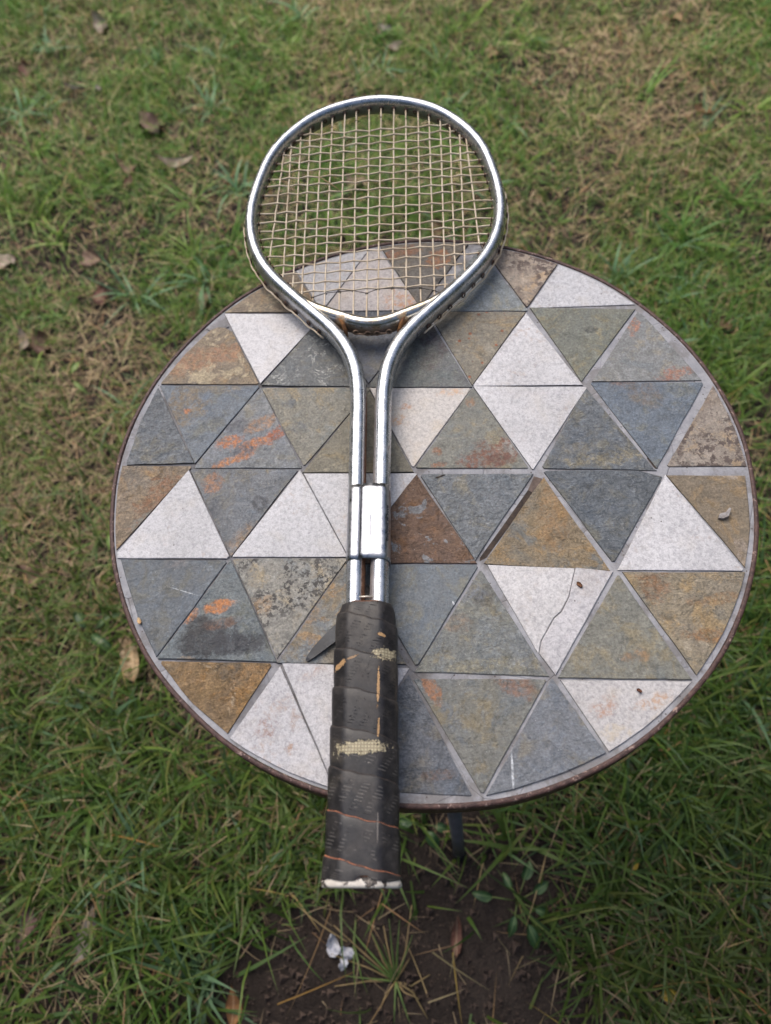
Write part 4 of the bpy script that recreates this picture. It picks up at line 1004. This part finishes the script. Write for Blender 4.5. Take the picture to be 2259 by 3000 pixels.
ys = [.0028, .02, .06, .12, .150, .1585, .1605]
v = []; f = []
for i, y in enumerate(ys): v += ringat(y, -.0004 if i < len(ys)-1 else -.0035)
for i in range(len(ys)-1):
    for j in range(NTH): f.append((i*NTH+j, i*NTH+(j+1) % NTH, (i+1)*NTH+(j+1) % NTH, (i+1)*NTH+j))
f.append(tuple((len(ys)-1)*NTH+j for j in range(NTH)))
meshobj('handle_core', v, f, M_BROWNLEATHER, racket, True)
PITCH = .0231
TURNS = 9
v = []; f = []; fm = []; uvs = []
sec = [(.0010, -.0001), (.0000, .0011), (-.0012, .0014), (-.006, .00125), (-.012, .0010), (-.018, .0007), (-PITCH+.0008, .0004), (-PITCH-.0006, .00025)]
YT0 = .1945   # centre line height of the first (upper) edge at the top of the grip
ns = len(sec)
steps = int(TURNS*NTH)
ulen = 0.
for k in range(steps+1):
    turn = k/NTH; th = 2*PI*turn        # going round: right side (th=0) lies lower than the left
    y_edge = YT0-PITCH*turn
    ang = -th+PI/2                      # from the top face towards +x as y falls
    wav = .0004*math.sin(k*.37)+.0003*math.sin(k*1.13)
    for q, (dy, dr) in enumerate(sec):
        y = y_edge+dy+(wav if q < 3 else 0)
        yc = min(max(y, .0030+.0007*math.sin(ang*5+1)+(.0016 if abs(ang % (2*PI)-1.45) < .16 else 0)), .1585)
        a, b = half(yc)
        rr = rad(ang, a, b)+dr
        if yc > .1555: rr -= (yc-.1555)*.35
        v.append((GX+rr*math.cos(ang), yc, GZ+rr*math.sin(ang))); uvs.append((ulen, -dy))
    ulen += 2*PI*.0165/NTH
for k in range(steps):
    for q in range(ns-1):
        a = k*ns+q; quad = (a, a+ns, a+ns+1, a+1)
        ysq = [v[i][1] for i in quad]
        if max(ysq)-min(ysq) < 2.5e-4 and (min(ysq) <= .0056 or max(ysq) >= .1584): continue
        f.append(quad); fm.append(1 if q == 0 else 0)
me_w = meshobj('grip_wrap', v, f, [M_LEATHER, M_RAW], racket, True, fm)
ul = me_w.data.uv_layers.new(name='UVMap')
lv = np.empty(len(me_w.data.loops), dtype=np.int32); me_w.data.loops.foreach_get('vertex_index', lv)
ul.data.foreach_set('uv', np.asarray(uvs, dtype=np.float32)[lv].ravel())
try: me_w.data.set_sharp_from_angle(angle=math.radians(38))
except Exception: pass
# butt cap with chipped white edge
v = []; f = []
CS = [(.0046, -.0004), (.0026, .0006), (.0008, .0008), (-.0004, .0003), (-.0008, -.0012)]
for y, dr in CS: v += ringat(y, dr)
for i in range(len(CS)-1):
    for j in range(NTH): f.append((i*NTH+j, (i+1)*NTH+j, (i+1)*NTH+(j+1) % NTH, i*NTH+(j+1) % NTH))
f.append(tuple((len(CS)-1)*NTH+j for j in range(NTH))[::-1])
meshobj('butt_cap', v, f, M_CAP, racket, True)
# loose tail of the wrap sticking out on the left, in table coordinates
def thinstrip(name, cen, wid, zs, mat, parent=None, th=.0008):
    P = [Vector(q) for q in cen]; v = []; f = []; k = len(P)
    for i in range(k):
        t = (P[min(i+1, k-1)]-P[max(i-1, 0)]).normalized(); n_ = Vector((-t.y, t.x))
        a = P[i]+n_*wid[i]; b = P[i]-n_*wid[i]
        v += [(a.x, a.y, zs[i]), (b.x, b.y, zs[i]+.0004), (b.x, b.y, zs[i]-th), (a.x, a.y, zs[i]-th)]
    for i in range(k-1):
        o = i*4
        for j in range(4): f.append((o+j, o+(j+1) % 4, o+4+(j+1) % 4, o+4+j))
    f += [(3, 2, 1, 0), tuple((k-1)*4+j for j in range(4))]
    return meshobj(name, v, f, mat, parent, False)
tail = thinstrip('grip_tail', [(-.0952, -.1306), (-.0936, -.1291), (-.0890, -.1256), (-.0830, -.1214), (-.0760, -.1168), (-.069, -.1124)], [.0007, .0017, .0029, .0037, .0044, .0048], [.0012, .0018, .0026, .0036, .0046, .0056], M_TAIL)
tail.parent = racket; tail.location = (0, 0, 0)
tail.data.transform(racket.matrix_basis.inverted() @ Matrix.Translation((0, 0, TH)))

# ------------------------------------------------------------------ fallen leaves, weeds, litter
LCOL = {'pale': ((180, 164, 148), (150, 132, 114)), 'dark': ((62, 58, 54), (48, 44, 42)), 'grey': ((136, 128, 120), (112, 104, 98)), 'red': ((122, 86, 70), (98, 68, 56)),
        'pink': ((150, 126, 108), (126, 100, 86)), 'brown': ((124, 96, 80), (98, 74, 62)), 'beige': ((164, 144, 118), (138, 116, 94)), 'purple': ((112, 88, 82), (92, 72, 70)),
        'orange': ((146, 106, 68), (118, 84, 56)), 'yellow': ((168, 146, 58), (142, 118, 48)), 'tan': ((168, 140, 100), (140, 116, 84))}
LM = {}
def leafmat(k):
    if k not in LM:
        g = G(k+'_leaf')
        x, y, z = g.xyz()
        n = g.noise(70, 5, .65, .4, len(LM)*1.9)
        col = g.mix(g.step(n, .38, .64), lin(LCOL[k][0]), lin(LCOL[k][1]))
        n2 = g.noise(400, 4, .7, 0, 2.)
        col = g.gain(col, g.rng(n2, .3, .7, .85, 1.12))
        vein = g.math('SUBTRACT', 1, g.step(g.math('ABSOLUTE', x), .0003, .0009))
        col = g.mix(g.math('MULTIPLY', vein, .35), col, lin((196, 172, 140)))
        LM[k] = g.out(col, .6, 0., g.bump(n2, .5, .0008), spec=.3)
    return LM[k]
def leafmesh(L, W, curl, fold, wavy, seed, blunt=0.):
    rn = random.Random(seed); v = []; f = []; ni, nj = 9, 5
    for i in range(ni):
        t = i/(ni-1); wd = (math.sin(PI*min(1, max(0, t))**(.8+.25*rn.random()*.2))**(.75-.35*blunt))*W/2 if 0 < t < 1 else W*.02
        wd *= rn.uniform(.9, 1.08)
        for j in range(nj):
            s = (j/(nj-1)-.5)*2; x = s*wd+.06*W*math.sin(3*t+seed)
            y = (t-.5)*L*(1-.08*abs(s))
            z = curl*L*((t-.4)**2*1.6)+fold*abs(s)*wd+wavy*W*.25*math.sin(7*t+2*s+seed)*abs(s)
            v.append((x, y, z))
    for i in range(ni-1):
        for j in range(nj-1): a = i*nj+j; f.append((a, a+1, a+nj+1, a+nj))
    # thickness
    n = len(v); v += [(x, y, z-.0005) for x, y, z in v]; f += [tuple(n+q for q in t[::-1]) for t in f]
    rim = [i*nj for i in range(ni)]+[(ni-1)*nj+j for j in range(1, nj)]+[i*nj+nj-1 for i in range(ni-2, -1, -1)]+[j for j in range(nj-2, 0, -1)]
    m = len(rim)
    for k in range(m): a, b = rim[k], rim[(k+1) % m]; f.append((a, a+n, b+n, b))
    return v, f
LEAVES = [
 (-.590, 1.779, .065, .036, 20, 'pale', .5, 'pale folded leaf standing up in the grass near the top left corner'),
 (-.627, 1.520, .075, .016, 75, 'dark', .2, 'thin blackish leaf lying left of a small grey scrap in the upper left grass'),
 (-.573, 1.498, .024, .018, 10, 'grey', .3, 'tiny grey leaf scrap at the right end of the thin blackish leaf'),
 (-.762, 1.617, .050, .036, 30, 'red', .3, 'small reddish leaf half sunk in the grass by the upper left edge'),
 (-.443, 1.319, .068, .054, 40, 'pink', .6, 'crumpled pinkish brown leaf above the long curled pale leaf'),
 (-.388, 1.197, .092, .022, 100, 'pale', .7, 'long curled pale leaf lying crosswise left of the racket head'),
 (-.487, 1.201, .075, .034, 55, 'brown', .5, 'dark brown curled leaf left of the long curled pale leaf'),
 (-.484, 1.145, .036, .020, -10, 'red', .3, 'small reddish leaf just under the dark brown curled leaf'),
 (-.559, .936, .046, .038, 20, 'pink', .3, 'rounded pink leaf on the grass left of the racket throat'),
 (-.525, .824, .044, .034, -30, 'red', .4, 'red-brown leaf in the grass below the rounded pink leaf'),
 (-.322, .783, .072, .032, 8, 'beige', .2, 'beige veined leaf just outside the upper left rim of the table'),
 (-.264, .836, .040, .024, -20, 'brown', .4, 'small brown leaf between the racket head and the beige veined leaf'),
 (-.277, .894, .066, .016, 115, 'brown', .4, 'narrow brown leaf under the grass at the left of the racket head'),
 (-.738, .969, .052, .040, 60, 'pale', .4, 'pale leaf at the left edge of the picture, level with the racket throat'),
 (-.668, .736, .062, .020, -6, 'pale', .6, 'curled pale leaf at the left, beside a ragged brown leaf'),
 (-.635, .725, .055, .040, 25, 'brown', .6, 'ragged brown leaf touching the curled pale leaf at the left'),
 (-.601, .243, .050, .033, 30, 'brown', .4, 'dull brown leaf in the dry grass left of the dark slate tile'),
 (.605, .550, .032, .027, 0, 'red', .3, 'round reddish leaf in the grass to the upper right of the table'),
 (.790, 1.460, .046, .025, 100, 'tan', .3, 'tan leaf near the top right corner'),
 (.758, 1.137, .046, .022, 60, 'orange', .3, 'orange-brown leaf beside a bare patch at the upper right'),
 (.120, 1.580, .042, .036, 15, 'grey', .4, 'grey leaf in the grass straight above the racket head'),
 (.132, 1.510, .054, .020, 110, 'pale', .5, 'folded pale leaf just below the grey leaf above the racket head'),
 (.144, .888, .052, .028, 5, 'red', .3, 'reddish leaf seen through the strings near the far rim of the table'),
 (-.127, 1.158, .062, .040, 80, 'pink', .3, 'pinkish leaf seen through the strings at the upper left of the racket head'),
 (.001, 1.047, .056, .046, 30, 'pink', .4, 'pink-brown leaf seen through the middle of the strings'),
 (-.015, -.321, .050, .015, -8, 'red', .3, 'narrow red-brown leaf on the bare earth right of the grass tuft'),
 (-.294, -.361, .055, .019, -12, 'orange', .4, 'pointed orange-brown leaf on bare earth near the bottom edge'),
 (-.406, -.250, .048, .013, 95, 'red', .3, 'narrow reddish leaf lying flat in the lower left grass'),
 (-.553, -.246, .060, .026, -20, 'purple', .4, 'purplish brown leaf near the lower left corner'),
 (-.479, -.267, .078, .022, -15, 'grey', .2, 'long greyish leaf flat under the lower left grass'),
 (.225, -.232, .038, .010, 100, 'orange', .9, 'bowed orange leaf on the grass at the lower right'),
 (.190, -.260, .032, .011, -30, 'orange', .4, 'small orange leaf left of the yellow-green leaf at the lower right'),
 (.219, -.268, .034, .012, -25, 'yellow', .3, 'narrow yellow leaf below the bowed orange leaf'),
 (.221, -.409, .030, .013, 80, 'yellow', .4, 'yellow leaf in dry grass at the bottom right'),
 (.234, -.355, .032, .010, 15, 'orange', .3, 'narrow orange leaf above the yellow leaf at the bottom right'),
 (.366, -.227, .024, .011, 35, 'red', .2, 'small reddish leaf, left of two by the lower right edge'),
 (.390, -.233, .020, .010, 35, 'pink', .2, 'small pinkish leaf, right of two by the lower right edge'),
 (.108, -.206, .036, .011, 5, 'red', .3, 'thin reddish leaf on the earth right of the table leg'),
 (.355, 1.431, .038, .028, 50, 'tan', .3, 'tan leaf in the grass above and right of the racket head'),
 (-.527, -.135, .026, .022, 0, 'red', .4, 'crumpled reddish leaf in the lower left grass'),
]
for i, (x, y, L, W, rot, k, curl, lab) in enumerate(LEAVES):
    v, f = leafmesh(L, W, curl, .25*random.uniform(-.5, 1), .5+.5*random.random(), i*1.7, .4 if W/L > .6 else 0)
    o = meshobj('fallen_leaf', v, f, leafmat(k), None, True)
    hh = .010 if bare(np.array(x), np.array(y)) < .4 else .004
    if y > .6: hh = .011
    o.location = (x, y, float(gz(x, y))+hh)
    o.rotation_euler = (random.uniform(-.25, .25), random.uniform(-.3, .3), math.radians(rot))
    tag(o, lab, 'leaf', 'fallen leaves on the lawn')
# chunky beige bark flake beside the left rim
v, f = leafmesh(.075, .026, .15, .2, 1.4, 4.4, .8)
v = [(x, y, z if i < len(v)//2 else z-.004) for i, (x, y, z) in enumerate(v)]
bk = meshobj('bark_flake', v, f, m_plain('pale_bark', (202, 178, 142), (170, 142, 108), 160, .8, 500, .9, 0, .3, .002), None, False)
bk.location = (-.431, .082, float(gz(-.431, .082))+.024); bk.rotation_euler = (.1, .15, math.radians(14)); tag(bk, 'pale beige flake of bark in the grass beside the lower left rim', 'bark')
# torn white scrap on the earth
sc = empty('paper_scrap', (-.1585, -.322, float(gz(-.1585, -.322))+.006)); tag(sc, 'torn white scrap lying on bare earth below the racket butt', 'litter')
MW = m_plain('white_plastic', (205, 206, 212), (186, 188, 196), 150, .4, 500, .2)
for dx, dy, L, W, rt in ((-.0095, .0085, .027, .012, 10), (.006, -.001, .021, .010, 70), (.0015, -.0115, .016, .008, -35)):
    v, f = leafmesh(L, W*1.15, .12, .15, 2.2, dx*900, 1.3); rn = random.Random(dx); v = [(a+rn.uniform(-.0011, .0011), b+rn.uniform(-.0011, .0011), c) for a, b, c in v]; o = meshobj('torn_piece', v, f, MW, sc, False); o.location = (dx, dy, 0); o.rotation_euler = (.1, .2, math.radians(rt))
# broad-leaved weeds
def m_weed(name, a, b):
    g = G(name); x, y, z = g.xyz(); n = g.noise(90, 4, .6, .3, 2.)
    col = g.mix(g.step(n, .4, .62), lin(a), lin(b)); vein = g.math('SUBTRACT', 1, g.step(g.math('ABSOLUTE', x), .0003, .0010))
    col = g.mix(g.math('MULTIPLY', vein, .4), col, lin((128, 146, 92)))
    return g.out(col, .42, 0., g.bump(n, .4, .001), spec=.4)
MWD = m_weed('weed_green', (48, 74, 42), (62, 88, 48)); MWD2 = m_weed('weed_light_green', (96, 122, 54), (114, 132, 62))
MSTEM = m_plain('pale_stem', (150, 128, 92), (128, 112, 74), 60, .7); MSTEMG = m_plain('green_stem', (92, 112, 58), (112, 118, 66), 60, .6)
def weed(x, y, lv, mat, lab, lift=.02):
    e = empty('broadleaf_weed', (x, y, float(gz(x, y)))); tag(e, lab, 'weed', 'broad leaved weeds in the lawn')
    stems = []
    for (a, d, L, W) in lv:
        an = math.radians(a); v, f = leafmesh(L, W, -.4, .3, .4, a*.1, .35)
        o = meshobj('leaf', v, f, mat, e, True); h = lift*random.uniform(.6, 1.3)
        o.location = ((d+L/2)*math.cos(an), (d+L/2)*math.sin(an), h); o.rotation_euler = (random.uniform(-.3, .15), random.uniform(-.2, .2), an-PI/2)
        stems.append(tube([(0, 0, 0), (d*.5*math.cos(an), d*.5*math.sin(an), h*.8), (d*1.05*math.cos(an), d*1.05*math.sin(an), h)], .0008, 5))
    joined('stem', stems, MSTEMG, e)
    return e
weed(.066, -.292, [(60, .024, .026, .014), (165, .03, .028, .013), (20, .02, .026, .012), (-75, .026, .034, .014), (-115, .016, .028, .011), (-30, .02, .024, .012), (110, .014, .024, .01)], MWD, 'weed with several oval leaves on bare earth right of the racket butt')
weed(-.040, -.190, [(80, .008, .034, .024), (-60, .012, .026, .016), (-20, .016, .02, .012), (170, .01, .022, .013)], MWD, 'round leaved weed between the racket grip and the table leg', .03)
weed(-.472, .255, [(70, .006, .055, .022), (15, .012, .042, .018)], MWD2, 'two broad light green leaves beside the left rim of the table', .035)
weed(-.565, .625, [(60, .004, .032, .013), (-50, .01, .04, .008)], MWD2, 'yellow-green leaf in dry grass left of the table', .03)
weed(-.500, .135, [(120, .008, .05, .016), (30, .01, .05, .014), (-40, .01, .045, .014)], MWD, 'dark green weed near the dull brown leaf left of the table', .025)
# tuft growing from the bare earth
TU = empty('grass_tuft', (-.0957, -.3600, float(gz(-.0957, -.36)))); tag(TU, 'lone tuft of green blades and dry stalks growing on bare earth below the racket', 'grass tuft')
MT1 = m_weed('tuft_green', (84, 108, 56), (104, 124, 66))
def bent(name, pts, w0, w1, mat, flat=True):
    P = [Vector(q) for q in pts]; v = []; f = []; k = len(P)
    for i in range(k):
        t = (P[min(i+1, k-1)]-P[max(i-1, 0)]).normalized(); a = t.cross(Vector((0, 0, 1)))
        a = a.normalized() if a.length > 1e-4 else Vector((1, 0, 0)); w_ = w0+(w1-w0)*(i/(k-1))
        up = a.cross(t).normalized()
        v += [P[i]+a*w_, P[i]+up*w_*.55, P[i]-a*w_, P[i]-up*w_*.35]
    for i in range(k-1):
        for j in range(4): f.append((i*4+j, i*4+(j+1) % 4, i*4+4+(j+1) % 4, i*4+4+j))
    f += [(3, 2, 1, 0), tuple((k-1)*4+j for j in range(4))]
    return meshobj(name, v, f, mat, TU, True)
def arc(az, L, el, curl, n=7, kink=0):
    pts = [Vector((0, 0, .001))]; a = math.radians(az); e = el
    for i in range(n):
        if kink and i == n//2: a += kink
        pts.append(pts[-1]+Vector((math.cos(a)*math.cos(e), math.sin(a)*math.cos(e), math.sin(e)))*L/n); e -= curl/n
        if pts[-1].z < .002: pts[-1].z = .002
    return pts
for az, L, el, cu, w_ in ((128, .105, .5, .9, .0024), (112, .075, .6, .6, .0018), (88, .085, .9, .7, .0019), (78, .075, .8, .9, .0021), (60, .06, .7, .8, .0018), (168, .07, .3, .6, .0017), (-100, .045, .5, .9, .0018), (-75, .05, .5, .9, .0018), (140, .06, .7, .9, .0018), (100, .06, 1.1, .8, .0018)):
    bent('blade', arc(az, L, el, cu), w_, .0003, MT1)
for az, L, el, cu, k in ((172, .075, .25, .3, .15), (150, .085, .3, .5, .1), (135, .1, .4, .5, 0), (62, .09, .5, .5, .2), (-20, .045, .15, .2, .7), (-35, .055, .2, .3, -.5), (48, .03, .3, .3, 0), (-55, .035, .3, .4, .5), (120, .06, .3, .3, -.2), (-140, .04, .2, .3, .3)):
    bent('stalk', arc(az, L, el, cu, 7, k), .0013, .0007, MSTEM)
# small things lying on the table
def chip(name, x, y, L, W, rot, mat, lab, cat, z=.0006, th=.0008, curl=.25):
    v, f = leafmesh(L, W, curl, .2, .6, x*300, .8); n = len(v)//2
    v = [(a, b, c if i < n else c-th) for i, (a, b, c) in enumerate(v)]
    o = meshobj(name, v, f, mat, None, False); o.location = (x, y, TH+z+th); o.rotation_euler = (0, .08, math.radians(rot)); tag(o, lab, cat); return o
cv = [(-.0052, -.0012), (-.0030, -.0026), (.0012, -.0022), (.0048, .0022), (.0044, .0034), (.0006, .0010), (-.0034, .0012)]
nc = len(cv); v = [(a, b, .0022+.12*a) for a, b in cv]+[(a*1.04, b*1.06, .0+.1*a) for a, b in cv]
gc = meshobj('grout_chip', v, [tuple(range(nc))]+[(nc+i, nc+(i+1) % nc, (i+1) % nc, i) for i in range(nc)]+[tuple(range(nc, 2*nc))[::-1]], m_plain('chip_grey', (164, 160, 158), (136, 131, 128), 200, .85, 700, .8), None, False)
gc.location = (.1955, -.0684, TH+.0009); gc.rotation_euler = (0, 0, math.radians(8)); tag(gc, 'loose grey chip of grout on the sandy brown rim tile', 'grout chip')
chip('seed_husk', -.2048, -.0881, .0052, .0024, 10, m_plain('pale_husk', (214, 184, 140), (190, 150, 106), 300, .7), 'tiny pale husk on the grout by the dark slate tile at the left rim', 'husk')
chip('dried_flower', .0874, -.1041, .0050, .0026, 30, m_plain('brown_debris', (112, 76, 50), (84, 56, 40), 400, .8), 'crumb of brown plant debris on the cracked white tile', 'plant debris')
chip('leaf_crumb', .1068, -.1768, .0036, .0018, 45, m_plain('red_brown_debris', (104, 64, 46), (84, 52, 40), 400, .8), 'red-brown crumb on the rust flecked white tile at the lower right rim', 'plant debris')
chip('bark_sliver', .0095, -.0090, .0075, .0010, -78, m_plain('dark_debris', (72, 60, 50), (56, 46, 40), 400, .8), 'dark sliver lying on the grout above the wavy grey tile', 'plant debris', .0002, .0006, .1)
# dry straw caught in the strings
v, f = tube([(-.052, .302, TH+.0186), (-.043, .291, TH+.0188), (-.034, .279, TH+.0184)], [.0003, .0006, .0003], 5)
tag(meshobj('straw', v, f, MSTEM, None, True), 'short piece of dry straw caught on the racket strings', 'straw')
